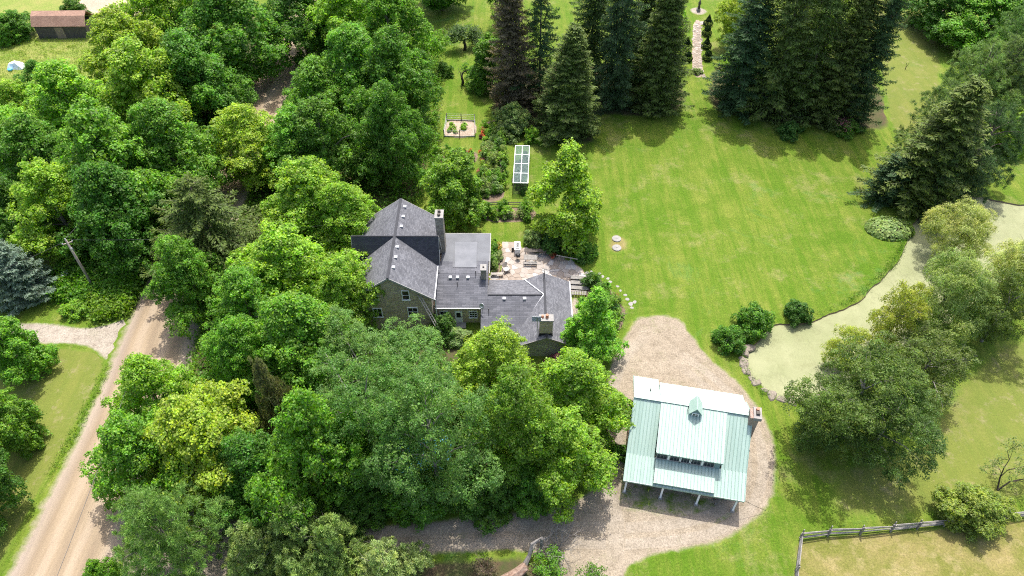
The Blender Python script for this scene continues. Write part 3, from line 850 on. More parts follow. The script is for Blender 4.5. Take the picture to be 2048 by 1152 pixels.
def spruce_meshes(seed, h, R, zb=0.5, sp=0.42, nb=8, droop=0.22, card=(0.34, 0.085), dens=1.0, prof_pow=0.8, gap=0.0, irregular=0.18):
    g = np.random.default_rng(seed)
    Cs, Ds, Ns, Ls, Ws = [], [], [], [], []
    br = MB()
    br.tube([(0, 0, -0.2), (0, 0, h * 0.5), (0, 0, h)], [0.045 * R + 0.1, 0.025 * R + .06, 0.02], 7)
    z = zb
    ph0 = 0
    while z < h - 0.15:
        t = (z - zb) / (h - zb)
        rr = R * ((1 - t) ** prof_pow) * (0.9 + 0.1 * min(1, t * 8)) + 0.12
        ph0 += 1.1
        nbr = max(4, int(nb * (0.65 + 0.35 * (1 - t))))
        for k in range(nbr):
            if g.random() < gap: continue
            ph = ph0 + 2 * np.pi * k / nbr + g.normal() * 0.16
            ln = rr * (1 + g.normal() * irregular)
            if ln < 0.12: continue
            d = np.array([np.cos(ph), np.sin(ph), 0])
            side = np.array([-np.sin(ph), np.cos(ph), 0])
            zz = z + g.normal() * 0.12
            s = np.linspace(0.12, 1.0, max(3, int(ln / 0.17 * dens)))
            dr = droop * (1.0 if t < .75 else (1 - t) * 4)
            zc = zz + ln * (0.10 * s - dr * s ** 1.3 + 0.14 * s ** 4)
            P = np.outer(s * ln, d) + np.stack([0 * s, 0 * s, zc], 1)
            if ln > 1.3 and k % 2 == 0:
                br.tube([tuple(P[0]), tuple(P[len(P) // 2]), tuple(P[-1])], [0.035, 0.02, 0.008], 4, False)
            m = len(s)
            tw = (0.30 + 0.42 * ln * (1 - s) ** 0.7 * 0.55)
            for sg in (-1, 1, 0):
                for rep in range(2):
                    off = g.random(m)
                    fr = 0.35 + 0.6 * off
                    dirv = d * (0.75 + 0.3 * g.random((m, 1))) + side * (sg * (0.8 + 0.4 * g.random((m, 1)))) + np.array([0, 0, 1]) * (g.normal(size=(m, 1)) * 0.22 - 0.12)
                    dirv = unit(dirv)
                    c_ = P + dirv * (tw * fr * (1 if sg else 0.5))[:, None] + g.normal(size=(m, 3)) * 0.04
                    Cs.append(c_); Ds.append(dirv)
                    Ns.append(unit(np.array([0, 0, 1.0]) + d * 0.35 + g.normal(size=(m, 3)) * 0.42))
                    Ls.append(card[0] * (0.7 + 0.8 * g.random(m))); Ws.append(card[1] * (0.8 + 0.8 * g.random(m)))
        z += sp * (0.8 + 0.4 * g.random()) * (0.55 + 0.45 * (1 - t))
    # leader
    m = 30
    zt = h - 0.9 * g.random(m); a = g.random(m) * 6.28
    Cs.append(np.stack([0.08 * np.cos(a), 0.08 * np.sin(a), zt], 1)); Ds.append(np.stack([np.cos(a), np.sin(a), 0 * a + .9], 1))
    Ns.append(g.normal(size=(m, 3))); Ls.append(np.full(m, 0.3)); Ws.append(np.full(m, 0.06))
    me = leaf_mesh("crown", np.vstack(Cs), np.vstack(Ns), np.vstack(Ds), np.concatenate(Ls), np.concatenate(Ws), 0.2, M["needle"])
    return me, br.mesh("trunk", M["bark"], True)

PROTO = {}
def proto(key, crown, trunk): PROTO[key] = (crown, trunk)

def deciduous(key, seed, R, h, zb, prof, r_trunk, bark="bark", twigs=0, nlimb=12, **kw):
    cm, C0, r0 = broad_crown("crown", seed, R, h, zb, prof, **kw)
    proto(key, cm, limbs_mesh("trunk", seed, C0, h, zb, r_trunk, bark, nlimb, twigs))

for i in range(5):
    deciduous(('maple', i), 10 + i, 6.5, 16, 1.8, 'maple', 0.34, nl=36, ncl=760, per=52, leaf=(0.29, 0.22), rc=0.54, sub=6, spread=1.15, flatl=0.62, keep=0.12, loose=0.40, fill=2600)
for i in range(3):
    deciduous(('ash', i), 30 + i, 6.5, 16, 1.8, 'vase', 0.30, "bark_grey", nl=34, ncl=680, per=56, leaf=(0.23, 0.135), rc=0.52, sub=6, keep=0.14, fill=1100, spread=1.12, flatl=0.66, droop=0.5, twigs=2, loose=0.4)
for i in range(2):
    deciduous(('linden', i), 40 + i, 5, 14, 1.4, 'round', 0.28, nl=34, ncl=560, per=62, leaf=(0.22, 0.155), rc=0.47, sub=5, fill=2000, droop=0.5)
for i in range(2):
    deciduous(('round', i), 50 + i, 4, 8.5, 0.4, 'dome', 0.2, nl=26, ncl=360, per=64, leaf=(0.25, 0.18), rc=0.46, sub=5, fill=1400, lowcut=-0.6, var=0.6)
for i in range(2):
    deciduous(('cone', i), 60 + i, 3.8, 12, 0.6, 'cone', 0.2, nl=36, ncl=470, per=62, leaf=(0.23, 0.17), rc=0.44, sub=5, fill=1600, var=0.35)
for i in range(2):
    deciduous(('willow', i), 70 + i, 5, 11, 1.2, 'round', 0.26, "bark_dark", nl=30, ncl=560, per=76, leaf=(0.32, 0.065), rc=0.55, sub=5, keep=0.15, fill=700, droop=0.9, twigs=3, spread=1.12, loose=0.5)
for i in range(2):
    deciduous(('loose', i), 80 + i, 4.5, 10, 0.8, 'vase', 0.17, "bark_grey", nl=24, ncl=330, per=56, leaf=(0.23, 0.115), rc=0.5, sub=4, keep=0.2, fill=500, droop=0.4, twigs=5, nlimb=18, spread=1.12, loose=0.5)
for i in range(2):
    deciduous(('pine', i), 90 + i, 5, 14, 1.2, 'round', 0.26, "bark", nl=36, ncl=560, per=84, leaf=(0.34, 0.05), rc=0.55, sub=5, keep=0.12, fill=1800, style='needle', twigs=1, mat="needle", nlimb=20, spread=1.1)
for i in range(2):
    deciduous(('cedar', i), 100 + i, 3.5, 8, 0.3, 'cone', 0.14, "bark_grey", nl=32, ncl=430, per=80, leaf=(0.27, 0.06), rc=0.40, sub=6, keep=0.1, fill=1200, style='needle', mat="needle", spread=1.15, twigs=2)
for i, (pw, gp, ir, nb_, dr, sp_) in enumerate(((0.62, 0.06, 0.26, 10, 0.22, 0.36), (0.50, 0.10, 0.34, 9, 0.30, 0.42), (0.72, 0.03, 0.22, 11, 0.16, 0.34), (0.42, 0.22, 0.42, 8, 0.26, 0.46), (0.58, 0.12, 0.36, 10, 0.34, 0.40))):
    proto(('spruce', i), *spruce_meshes(111 + i, 18, 3.2, 0.3, sp=sp_, nb=nb_, droop=dr, gap=gp, prof_pow=pw, card=(0.36, 0.10), irregular=ir))
proto(('norway', 0), *spruce_meshes(120, 15, 6.5, 1.2, sp=0.55, nb=9, droop=0.34, dens=1.0, gap=0.15, irregular=0.28, prof_pow=0.62, card=(0.40, 0.12)))
proto(('bluespruce', 0), *spruce_meshes(121, 8, 3.5, 0.2, sp=0.28, nb=11, droop=0.12, prof_pow=0.66, card=(0.34, 0.10)))
for i in range(3):
    deciduous(('bush', i), 130 + i, 1.8, 2.4, 0.05, 'dome', 0.05, nl=18, ncl=170, per=42, leaf=(0.17, 0.12), rc=0.26, sub=4, fill=350, lowcut=-0.7, nlimb=6)
deciduous(('herb', 0), 140, 0.6, 0.8, 0.02, 'dome', 0.02, nl=8, ncl=40, per=16, leaf=(0.16, 0.08), rc=0.16, sub=3, fill=40, lowcut=-0.6, nlimb=4)
deciduous(('herb', 1), 141, 0.5, 1.1, 0.02, 'round', 0.02, nl=8, ncl=36, per=15, leaf=(0.20, 0.05), rc=0.16, sub=3, fill=40, lowcut=-0.6, nlimb=4, droop=-0.4)

CLR = {
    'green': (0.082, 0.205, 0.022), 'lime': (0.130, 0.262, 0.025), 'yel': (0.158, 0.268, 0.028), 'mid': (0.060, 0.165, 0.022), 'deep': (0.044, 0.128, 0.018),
    'fresh': (0.098, 0.260, 0.024), 'blue': (0.074, 0.172, 0.056), 'deepb': (0.062, 0.152, 0.044), 'lind': (0.145, 0.245, 0.030), 'lindd': (0.090, 0.180, 0.026),
    'olive': (0.062, 0.118, 0.034), 'olived': (0.048, 0.098, 0.030), 'oliveb': (0.120, 0.180, 0.042), 'gold': (0.165, 0.225, 0.035), 'silver': (0.215, 0.305, 0.145), 'silverd': (0.130, 0.215, 0.080),
    'brown': (0.20, 0.182, 0.098), 'pine': (0.075, 0.160, 0.045), 'bpine': (0.075, 0.145, 0.062), 'pined': (0.055, 0.110, 0.038), 'cedar': (0.125, 0.215, 0.085), 'cedarp': (0.17, 0.25, 0.12),
    'spr': (0.060, 0.125, 0.040), 'sprd': (0.080, 0.165, 0.055), 'sprl': (0.100, 0.165, 0.045), 'nor': (0.085, 0.145, 0.036), 'bspr': (0.24, 0.32, 0.245), 'bushb': (0.12, 0.20, 0.10),
    'bushg': (0.060, 0.160, 0.024), 'bushd': (0.040, 0.108, 0.028), 'purple': (0.12, 0.035, 0.06), 'pink': (0.45, 0.16, 0.18), 'orange': (0.55, 0.14, 0.03), 'hosta': (0.36, 0.50, 0.15), 'red': (0.30, 0.05, 0.03),
    'yfl': (0.42, 0.34, 0.07), 'white': (0.6, 0.62, 0.55), 'sprt': (0.19, 0.20, 0.085),
}

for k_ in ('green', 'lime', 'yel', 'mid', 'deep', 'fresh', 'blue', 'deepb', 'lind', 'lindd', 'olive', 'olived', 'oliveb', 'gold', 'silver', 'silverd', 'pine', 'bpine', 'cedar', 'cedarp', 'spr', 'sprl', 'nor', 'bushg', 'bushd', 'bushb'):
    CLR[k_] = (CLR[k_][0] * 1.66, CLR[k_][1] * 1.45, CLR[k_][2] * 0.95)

def plant(name, kind, var, x, y, sxy, sz, col, label, cat, group=None, z=0.0, rz=None, tilt=None):
    cm, tm = PROTO[(kind, var)]
    rnd = random.Random('%s%.1f%.1f' % (name, x, y))
    t = thing(name, label, cat, (x, y, z), rnd.uniform(0, 6.28) if rz is None else rz, group)
    k = rnd.uniform(0.92, 1.08)
    if tilt is None and kind in ('spruce', 'maple', 'ash', 'pine'): tilt = (rnd.gauss(0, .022), rnd.gauss(0, .022))
    t.scale = (sxy * k, sxy / k, sz)
    if tilt: t.rotation_euler = (tilt[0], tilt[1], t.rotation_euler[2])
    put("trunk" if kind not in ('bush', 'herb') else "stem", tm, t)
    c = put("crown" if kind not in ('bush', 'herb') else "foliage", cm, t)
    j = [rnd.uniform(0.93, 1.07) for _ in range(3)]
    cc = CLR[col]
    c.color = (cc[0] * j[0], cc[1] * j[1], cc[2] * j[2], 1)
    return t

# ------------------------------------------------------------------ stone house
HX, HY = -6.0, 57.0
HO = (HX, HY, 0)
house = thing("stone_house", "rambling fieldstone house with grey shingled gables and stone chimneys", "house", (HX, HY, 0))
def hb(): return MB(HO)

def window(parent, x, z0, w, h, y, org=HO, nx=2, nz=2, frame="white_paint", depth=0.10, t=0.09):
    """window in a wall facing -Y at plane y"""
    f = MB(org)
    f.box(x - w / 2 - t, x + w / 2 + t, y - depth, y + 0.03, z0 + h, z0 + h + t)
    f.box(x - w / 2 - t - 0.04, x + w / 2 + t + 0.04, y - depth - 0.06, y + 0.03, z0 - t, z0)
    f.box(x - w / 2 - t, x - w / 2, y - depth, y + 0.03, z0, z0 + h)
    f.box(x + w / 2, x + w / 2 + t, y - depth, y + 0.03, z0, z0 + h)
    for i in range(1, nx):
        xx = x - w / 2 + w * i / nx
        f.box(xx - t * .22, xx + t * .22, y - depth * 0.7, y - 0.012, z0, z0 + h)
    wo = f.build("window", M[frame], parent)
    bars = MB(org)
    for i in range(1, nz):
        zz = z0 + h * i / nz
        bars.box(x - w / 2, x + w / 2, y - depth * 0.6, y - 0.014, zz - t * .22, zz + t * .22)
    bars.build("glazing_bar", M[frame], wo)
    for i in range(nx):
        for j in range(nz):
            a0, a1 = x - w / 2 + w * i / nx, x - w / 2 + w * (i + 1) / nx
            b0, b1 = z0 + h * j / nz, z0 + h * (j + 1) / nz
            MB(org).box(a0, a1, y - 0.02, y - 0.008, b0, b1).build("pane", M["window_glass"], wo)
    return wo

# main block: ridge along y
RX, ZR, ZE = -13.68, 9.0, 5.6
XL, XR, Y0, Y1 = -18.45, -8.82, 55.1, 68.85
wl, wr_, wf, wb = -18.05, -9.22, 55.5, 68.45
s_ = (ZR - ZE) / (RX - XL)
def zmain(x): return ZR - s_ * abs(x - RX)
m = hb()
for yy, flip in ((wf, False), (wb, True)):
    pts = [(wl, yy, 0), (wr_, yy, 0), (wr_, yy, zmain(wr_) - 0.16), (RX, yy, ZR - 0.16), (wl, yy, zmain(wl) - 0.16)]
    m.add(pts, [tuple(range(5)) if not flip else tuple(range(5))[::-1]])
m.add([(wl, wf, 0), (wl, wb, 0), (wl, wb, zmain(wl) - .16), (wl, wf, zmain(wl) - .16)], [(0, 3, 2, 1)])
m.add([(wr_, wf, 0), (wr_, wb, 0), (wr_, wb, zmain(wr_) - .16), (wr_, wf, zmain(wr_) - .16)], [(0, 1, 2, 3)])
m.build("wall", M["fieldstone"], house)
hb().slab([(XL, Y0, ZE), (RX, Y0, ZR), (RX, Y1, ZR), (XL, Y1, ZE)][::-1]).build("roof", M["shingle"], house)
rr_ = hb().slab([(XR, Y0, ZE), (XR, Y1, ZE), (RX, Y1, ZR), (RX, Y0, ZR)]).build("roof", M["shingle"], house)
hb().beam((RX, Y0 - .02, ZR + .02), (RX, Y1 + .02, ZR + .02), 0.30, 0.05).build("ridge_cap", M["shingle_dark"], rr_)
# rakes and gutters
for yy in (Y0 - 0.02, Y1 + 0.02):
    for xe in (XL, XR):
        hb().beam((xe, yy, ZE - 0.10), (RX, yy, ZR - 0.10), 0.06, 0.2).build("rake_board", M["trim_grey"], house)
for xe in (XL - 0.05, XR + 0.05):
    hb().beam((xe, Y0, ZE - 0.06), (xe, Y1, ZE - 0.06), 0.12, 0.10).build("gutter", M["white_metal"], house)
# steep cross gable, ridge along x
CY, CW = 62.0, 1.42
for sg, xe in ((-1, -18.75), (1, -8.55)):
    xv = XL if sg < 0 else XR
    for q in (-1, 1):
        pts = [(RX, CY, ZR + .03), (xe, CY, ZR + .03), (xe, CY + q * CW, ZE), (xv, CY + q * CW, ZE)]
        o = hb().slab(pts, 0.08).build("cross_gable_roof", M["shingle_shade"], house)
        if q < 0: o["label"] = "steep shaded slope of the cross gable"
    xw = xe - sg * 0.22
    hb().add([(xw, CY - CW * .92, ZE - .3), (xw, CY + CW * .92, ZE - .3), (xw, CY, ZR - .15)], [(0, 1, 2) if sg > 0 else (0, 2, 1)]).build("gable_wall", M["white_paint"], house)
    for q in (-1, 1): hb().beam((xe, CY, ZR - .05), (xe, CY + q * CW, ZE - .05), 0.05, 0.16).build("rake_board", M["trim_grey"], house)

# wing 2: ridge along x with a long flat back slope
A, Bx = -9.0, -2.85
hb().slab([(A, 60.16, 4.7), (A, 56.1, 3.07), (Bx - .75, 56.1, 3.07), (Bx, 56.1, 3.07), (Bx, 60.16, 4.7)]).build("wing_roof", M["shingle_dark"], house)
o = hb().slab([(A, 60.18, 4.7), (Bx, 60.18, 4.7), (Bx, 62.3, 4.62), (A, 62.3, 4.62)], 0.14).build("wing_roof", M["shingle_dark"], house)
o = hb().slab([(-8.6, 62.3, 4.62), (-2.72, 62.3, 4.62), (-2.72, 67.55, 4.35), (-8.6, 67.55, 4.35)], 0.14).build("flat_roof", M["flat_roof"], house)
o["label"] = "pale grey membrane on the flat rear roof"
hb().slab([(-6.9, 61.2, 4.70), (-4.3, 61.2, 4.70), (-4.3, 65.9, 4.46), (-7.1, 65.9, 4.46)], 0.03).build("membrane_patch", M["flat_roof_patch"], o)
hb().beam((-4.25, 61.1, 4.73), (-4.3, 66.0, 4.47), 0.10, 0.04).build("membrane_seam", M["flat_roof"], o)
hb().beam((-7.0, 61.1, 4.73), (-7.15, 66.0, 4.47), 0.08, 0.04).build("membrane_seam", M["flat_roof"], o)
b = hb(); b.beam((-8.6, 67.58, 4.33), (-2.70, 67.58, 4.33), 0.08, 0.14); b.beam((-2.68, 60.2, 4.62), (-2.68, 67.6, 4.33), 0.08, 0.14)
b.build("roof_edge", M["trim_grey"], o)
m = hb()
m.box(-9.2, -3.65, 56.5, 60.0, 0, 3.05)
m.box(-9.2, -2.95, 60.0, 67.3, 0, 4.2)
m.add([(-3.0, 56.5, 3.0), (-3.0, 60.16, 4.55), (-3.0, 60.16, 3.0)], [(0, 2, 1)])
m.build("wall", M["fieldstone"], house)
hb().beam((A, 56.03, 3.0), (-3.6, 56.03, 3.0), 0.11, 0.10).build("gutter", M["white_metal"], house)
# wing 3, same front plane, lower ridge
sl = (4.7 - 3.07) / (60.16 - 56.1)
zf = lambda y: 4.7 - sl * (60.16 - y)
yr3, ye3 = 57.6, 53.2
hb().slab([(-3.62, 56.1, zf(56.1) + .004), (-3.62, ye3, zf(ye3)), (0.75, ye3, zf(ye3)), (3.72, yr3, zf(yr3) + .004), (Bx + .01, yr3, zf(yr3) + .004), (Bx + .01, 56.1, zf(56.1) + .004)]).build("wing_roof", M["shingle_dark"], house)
hb().slab([(Bx + .01, yr3, zf(yr3)), (3.72, yr3, zf(yr3)), (1.5, 60.7, 3.0), (Bx + .01, 60.7, 3.0)]).build("wing_roof", M["shingle"], house)
hb().beam((Bx, yr3, zf(yr3) + .02), (3.7, yr3, zf(yr3) + .02), 0.22, 0.05).build("ridge_cap", M["shingle_dark"], house)
hb().box(-3.4, 2.0, 53.6, 60.3, 0, zf(ye3) - .05).build("wall", M["stucco_stone"], house)
hb().add([(-3.4, 53.6, 1.7), (-3.4, 60.3, 1.7), (-3.4, 60.3, 2.9), (-3.4, yr3, zf(yr3) - .14), (-3.4, 53.6, zf(53.6) - .14)], [(0, 4, 3, 2, 1)]).build("wall", M["stucco_stone"], house)
hb().add([(-2.8, 60.3, 0), (2.0, 60.3, 0), (2.0, 60.3, 2.95), (-2.8, 60.3, 2.95)], [(0, 3, 2, 1)]).build("wall", M["stucco_stone"], house)
b = hb(); b.beam((-3.62, 53.15, zf(ye3) - .06), (0.72, 53.15, zf(ye3) - .06), 0.11, 0.1); b.build("gutter", M["white_metal"], house)
# wing 4: ridge along y at the right end
X4, Z4, E4 = 3.85, 3.78, 2.3
xl4, xr4, y40, y41 = 0.72, 7.0, 51.0, 61.1
wl4, wr4, wf4, wb4 = 1.05, 6.7, 51.35, 60.8
k4 = (Z4 - E4) / (X4 - xl4)
z4 = lambda x: Z4 - k4 * abs(x - X4)
r4 = hb().slab([(X4, y40, Z4), (X4, y41, Z4), (xr4, y41, E4), (xr4, y40, E4)]).build("wing_roof", M["shingle"], house)
hb().slab([(X4, y40, Z4), (xl4, y40, E4), (xl4, ye3, E4 + .0), (3.72, yr3, Z4 - .02), (1.5, 60.7, 3.02), (xl4 + 1.5, y41, z4(xl4 + 1.5)), (X4, y41, Z4)]).build("wing_roof", M["shingle"], house)
hb().beam((X4, y40, Z4 + .02), (X4, y41, Z4 + .02), 0.24, 0.05).build("ridge_cap", M["shingle_dark"], r4)
b = hb()
b.beam((0.78, ye3, zf(ye3) + .20), (3.74, yr3, zf(yr3) + .10), 0.11, 0.05)
b.beam((3.74, yr3, zf(yr3) + .10), (1.5, 60.72, 3.07), 0.11, 0.05)
b.build("valley_flashing", M["white_metal"], house)
for xe in (xl4, xr4):
    hb().beam((xe, y40 - .02, E4 - .09), (X4, y40 - .02, Z4 - .09), 0.06, 0.17).build("rake_board", M["grey_wood"], house)
hb().beam((xr4 + .05, y40, E4 - .04), (xr4 + .05, y41, E4 - .04), 0.11, 0.1).build("gutter", M["white_metal"], house)
m = hb()
m.add([(wl4, wf4, 0), (wr4, wf4, 0), (wr4, wf4, z4(wr4) - .15), (X4, wf4, Z4 - .15), (wl4, wf4, z4(wl4) - .15)], [tuple(range(5))])
m.add([(wl4, wb4, 0), (wr4, wb4, 0), (wr4, wb4, z4(wr4) - .15), (X4, wb4, Z4 - .15), (wl4, wb4, z4(wl4) - .15)], [tuple(range(5))[::-1]])
m.add([(wr4, wf4, 0), (wr4, wb4, 0), (wr4, wb4, z4(wr4) - .15), (wr4, wf4, z4(wr4) - .15)], [(0, 1, 2, 3)])
m.add([(wl4, wf4, 0), (wl4, wb4, 0), (wl4, wb4, z4(wl4) - .15), (wl4, wf4, z4(wl4) - .15)], [(0, 3, 2, 1)])
m.build("wall", M["stucco_stone"], house)
# windows and door
window(house, -12.04, 5.15, 0.72, 1.42, wf, nx=1, nz=2)
window(house, -11.5, 2.35, 1.05, 1.4, wf, nx=2, nz=2)
window(house, -15.6, 5.15, 0.72, 1.42, wf, nx=1, nz=2)
window(house, -15.6, 2.2, 0.9, 1.4, wf, nx=2, nz=2)
window(house, -8.06, 1.02, 0.84, 1.0, 56.5, nx=2, nz=2)
window(house, -4.6, 0.96, 0.84, 1.04, 56.5, nx=3, nz=3)
d_ = hb(); d_.box(-6.77, -5.9, 56.40, 56.52, 0.05, 2.06); door = d_.build("door", M["white_paint"], house)
hb().box(-6.58, -6.09, 56.375, 56.395, 1.05, 1.85).build("pane", M["window_glass"], door)
hb().beam((-6.02, 56.36, 1.0), (-6.02, 56.36, 1.16), 0.05).build("handle", M["black_metal"], door)
hb().box(-7.1, -5.5, 55.5, 56.4, 0.0, 0.16).build("door_step", M["concrete"], house)
# roof vents
def vent(x, y, z, nx_, nz_, par=house):
    v = hb(); sx = .13
    v.box(x - sx, x + sx, y - sx, y + sx, z - .15, z + .14)
    v.box(x - sx - .05, x + sx + .05, y - sx - .05, y + sx + .05, z + .145, z + .19)
    v.build("roof_vent", M["white_metal"], par)
for vx, vy in ((-13.1, 67.66), (-13.1, 65.84), (-13.12, 64.02), (-13.2, 60.4), (-13.2, 58.7), (-13.25, 57.0)):
    vent(vx, vy, zmain(vx), 0, 0)
for vx in (-7.31, -6.46, -5.22): vent(vx, 59.6, zf(59.6), 0, 0)
for vx in (-0.91, 1.47): vent(vx, 57.1, zf(57.1), 0, 0)
for vx, vy in ((-6.45, 58.6), (-2.7, 55.5), (-4.3, 59.9)):
    hb().cyl((vx, vy, zf(vy) - .1), (vx, vy, zf(vy) + .75), 0.045).build("vent_pipe", M["black_metal"], house)
hb().beam((XR + .1, 55.25, 5.4), (XR + .1, 55.25, 0.1), 0.09).build("downpipe", M["white_metal"], house)
hb().beam((-3.62, 53.5, 1.8), (-3.62, 53.5, 0.1), 0.09).build("downpipe", M["white_metal"], house)

def chimney(x0, x1, y0, y1, z0, z1, mat, flues, capmat="concrete", flue_mat="terracotta"):
    c = hb().box(x0, x1, y0, y1, z0, z1).build("chimney", M[mat], house)
    hb().box(x0 - .07, x1 + .07, y0 - .07, y1 + .07, z1 + .003, z1 + .16).build("chimney_cap", M[capmat], c)
    for fx, fy, fr, fh in flues:
        f = hb(); f.tube([(fx, fy, z1 + .1), (fx, fy, z1 + .16 + fh)], [fr, fr * .85], 10)
        f.build("flue", M[flue_mat], c)
    return c
c = chimney(-9.05, -8.15, 63.9, 65.3, 0, 10.0, "chimney_stone", [(-8.6, 64.85, .2, .35), (-8.6, 64.3, .2, .28)], flue_mat="dark_wood")
chimney(-3.66, -3.06, 59.4, 60.3, 3.8, 5.85, "chimney_stone", [(-3.36, 59.85, .12, .12)], flue_mat="dark_wood")
c = chimney(3.05, 4.5, 51.5, 52.35, 3.0, 5.9, "fieldstone", [(3.35, 51.95, .15, .32), (3.85, 51.95, .19, .45)])
hb().add([(2.95, 51.48, 3.3), (4.6, 51.48, 3.3), (4.6, 52.4, 3.3), (2.95, 52.4, 3.3), (3.05, 51.5, 3.9), (4.5, 51.5, 3.9), (4.5, 52.35, 3.9), (3.05, 52.35, 3.9)],
         [(0, 1, 5, 4), (1, 2, 6, 5), (2, 3, 7, 6), (3, 0, 4, 7)]).build("flashing", M["black_metal"], c)

# things fixed to or leaning on the house
t = thing("satellite_dish", "small grey satellite dish at the corner above the house door", "satellite dish", (-3.4, 55.9, 3.1))
MB().tube([(0, 0, -.1), (0, 0, .5), (-.1, -.25, .72)], [.03, .03, .03], 6).build("mast", M["steel"], t)
dd = MB(); prof = [(0.02, 0), (.18, .02), (.34, .09), (.36, .10), (.33, .12), (.17, .06), (0.02, .03)]
dd.lathe(prof, 16)
o = dd.build("dish", M["steel"], t, True); o.location = (-.05, -.2, .72); o.rotation_euler = (R_(62), 0, R_(-35))
MB().beam((-.1, -.35, .6), (-.35, -.75, .75), .04).build("feed_arm", M["steel"], t)

t = thing("television_aerial", "panel television aerial on a thin mast beside the front chimney", "aerial", (2.8, 51.42, 0))
MB().cyl((0, 0, 0), (0, 0, 6.6), .035).build("mast", M["steel"], t)
for z_ in (6.0, 6.45):
    for dx in (-.42, .08):
        a = MB()
        for i in range(4): a.beam((dx - .2, .02, z_ + i * .1), (dx + .28, .02, z_ + i * .1), .035)
        for i in range(3): a.beam((dx - .2 + i * .22, .05, z_ - .05), (dx - .2 + i * .22, .05, z_ + .36), .035)
        a.box(dx - .22, dx + .30, .055, .065, z_ - .06, z_ + .38)
        a.build("aerial_panel", M["white_metal"], t)
MB().beam((-.6, .1, 6.3), (.5, .1, 6.3), .04).build("crossbar", M["steel"], t)

t = thing("television_aerial", "small whip aerial at the rear peak of the right wing", "aerial", (3.9, 60.6, 3.7))
MB().cyl((0, 0, 0), (0, 0, 1.3), .03).build("mast", M["black_metal"], t)
for i, a in enumerate((0.3, 1.4, 2.5)):
    MB().beam((-.45 * math.cos(a), -.45 * math.sin(a), 1.1 + .06 * i), (.45 * math.cos(a), .45 * math.sin(a), 1.1 + .06 * i), .03).build("element", M["black_metal"], t)

t = thing("ladder", "long wooden ladder leaning against the front gable left of the house door", "ladder", (-7.4, 52.7, 0))
p0, p1 = Vector((0, 0, 0)), Vector((-3.1, 2.6, 6.05))
side = Vector((.28, .05, 0))
for q in (-.5, .5):
    MB().beam(p0 + side * q, p1 + side * q, .09, .09).build("rail", M["pale_wood"], t)
for i in range(1, 22):
    c = p0.lerp(p1, i / 22)
    MB().beam(c - side * .5, c + side * .5, .05).build("rung", M["pale_wood"], t)

# ------------------------------------------------------------------ green roofed garage
GYAW = R_(-11.153)
gar = thing("garage", "barn-like garage with pale green standing-seam metal roof and porch posts", "garage", (12.025, 40.922, 0), GYAW)
L_ = 11.30
def panels(u0, u1, v0, z0, v1, z1, name="roof_panel", w=0.322, mat="mint_metal", th=0.05):
    """standing seam panels running down the slope from (v0,z0) to (v1,z1)"""
    n = max(1, round((u1 - u0) / w)); w = (u1 - u0) / n
    dv, dz = v1 - v0, z1 - z0
    ln = math.hypot(dv, dz)
    nv, nz = -dz / ln, dv / ln
    if nz < 0: nv, nz = -nv, -nz
    def P(u, s, hgt): return (u, dv * s + nv * hgt, dz * s + nz * hgt)
    mb = MB()
    rb, rh = 0.038, 0.06
    prof = [(0, 0), (w - rb, 0), (w - rb, rh), (w, rh), (w, -th), (0, -th)]
    a = [P(u, 0, h_) for u, h_ in prof]; b = [P(u, 1, h_) for u, h_ in prof]
    k = len(prof)
    fs_ = [(i, (i + 1) % k, k + (i + 1) % k, k + i) for i in range(k)] + [tuple(range(k))[::-1], tuple(range(k, 2 * k))]
    mb.add(a + b, fs_)
    me = mb.mesh(name, M[mat])
    me.materials.append(M["mint_seam_shade" if mat == "mint_metal" else "mint_metal"])
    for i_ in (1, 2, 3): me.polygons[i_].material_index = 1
    import bmesh as _b
    bm_ = _b.new(); bm_.from_mesh(me); _b.ops.recalc_face_normals(bm_, faces=bm_.faces[:]); bm_.to_mesh(me); bm_.free()
    for i in range(n):
        put(name, me, gar, (u0 + i * w, v0, z0))
vb, zb_, vf_, zf_ = -4.54, 3.81, -6.97, 2.80
zr = 6.86
panels(0, 2.62, 0, zr, vb, zb_); panels(8.95, L_, 0, zr, vb, zb_)
panels(0, 2.75, vb, zb_, vf_, zf_); panels(8.46, L_, vb, zb_, vf_, zf_); panels(2.75, 8.46, vb - 2.0, zb_ - 2.0 * .4156, vf_, zf_)
panels(2.62, 8.95, 0, zr + .03, -4.82, 5.2)
panels(2.78, 8.44, -4.6, 3.88, -6.86, 3.2)
panels(0, 2.6, 0, zr, 5.63, 2.82, mat="mint_sunlit"); panels(2.6, 10.98, 0, zr + .03, 3.98, 4.52, mat="mint_sunlit"); panels(10.98, L_, 0, zr, 3.1, zr - 3.1 * .718, mat="mint_sunlit")
g_ = MB()
g_.beam((-.02, 0, zr + .07), (L_ + .02, 0, zr + .07), .34, .05); g_.build("ridge_cap", M["mint_trim"], gar)
for u in (-.02, L_ + .02):
    for (a, b, c, d) in ((0, zr, vb, zb_), (vb, zb_, vf_, zf_), (0, zr, 5.63 if u < 1 else 3.1, 2.82 if u < 1 else zr - 3.1 * .718)):
        MB().beam((u, a, b - .06), (u, c, d - .06), .06, .18).build("rake_board", M["mint_trim"], gar)
MB().beam((0, vf_ - .02, zf_ - .08), (L_, vf_ - .02, zf_ - .08), .06, .18).build("fascia", M["mint_trim"], gar)
MB().beam((2.75, -6.88, 3.13), (8.46, -6.88, 3.13), .05, .16).build("fascia", M["mint_trim"], gar)
for u in (2.76, 8.45):
    MB().add([(u, -4.6, 3.8), (u, -6.86, 2.86), (u, -6.86, 3.17), (u, -4.6, 3.86)], [(0, 1, 2, 3)]).build("roof_cheek", M["mint_trim"], gar)
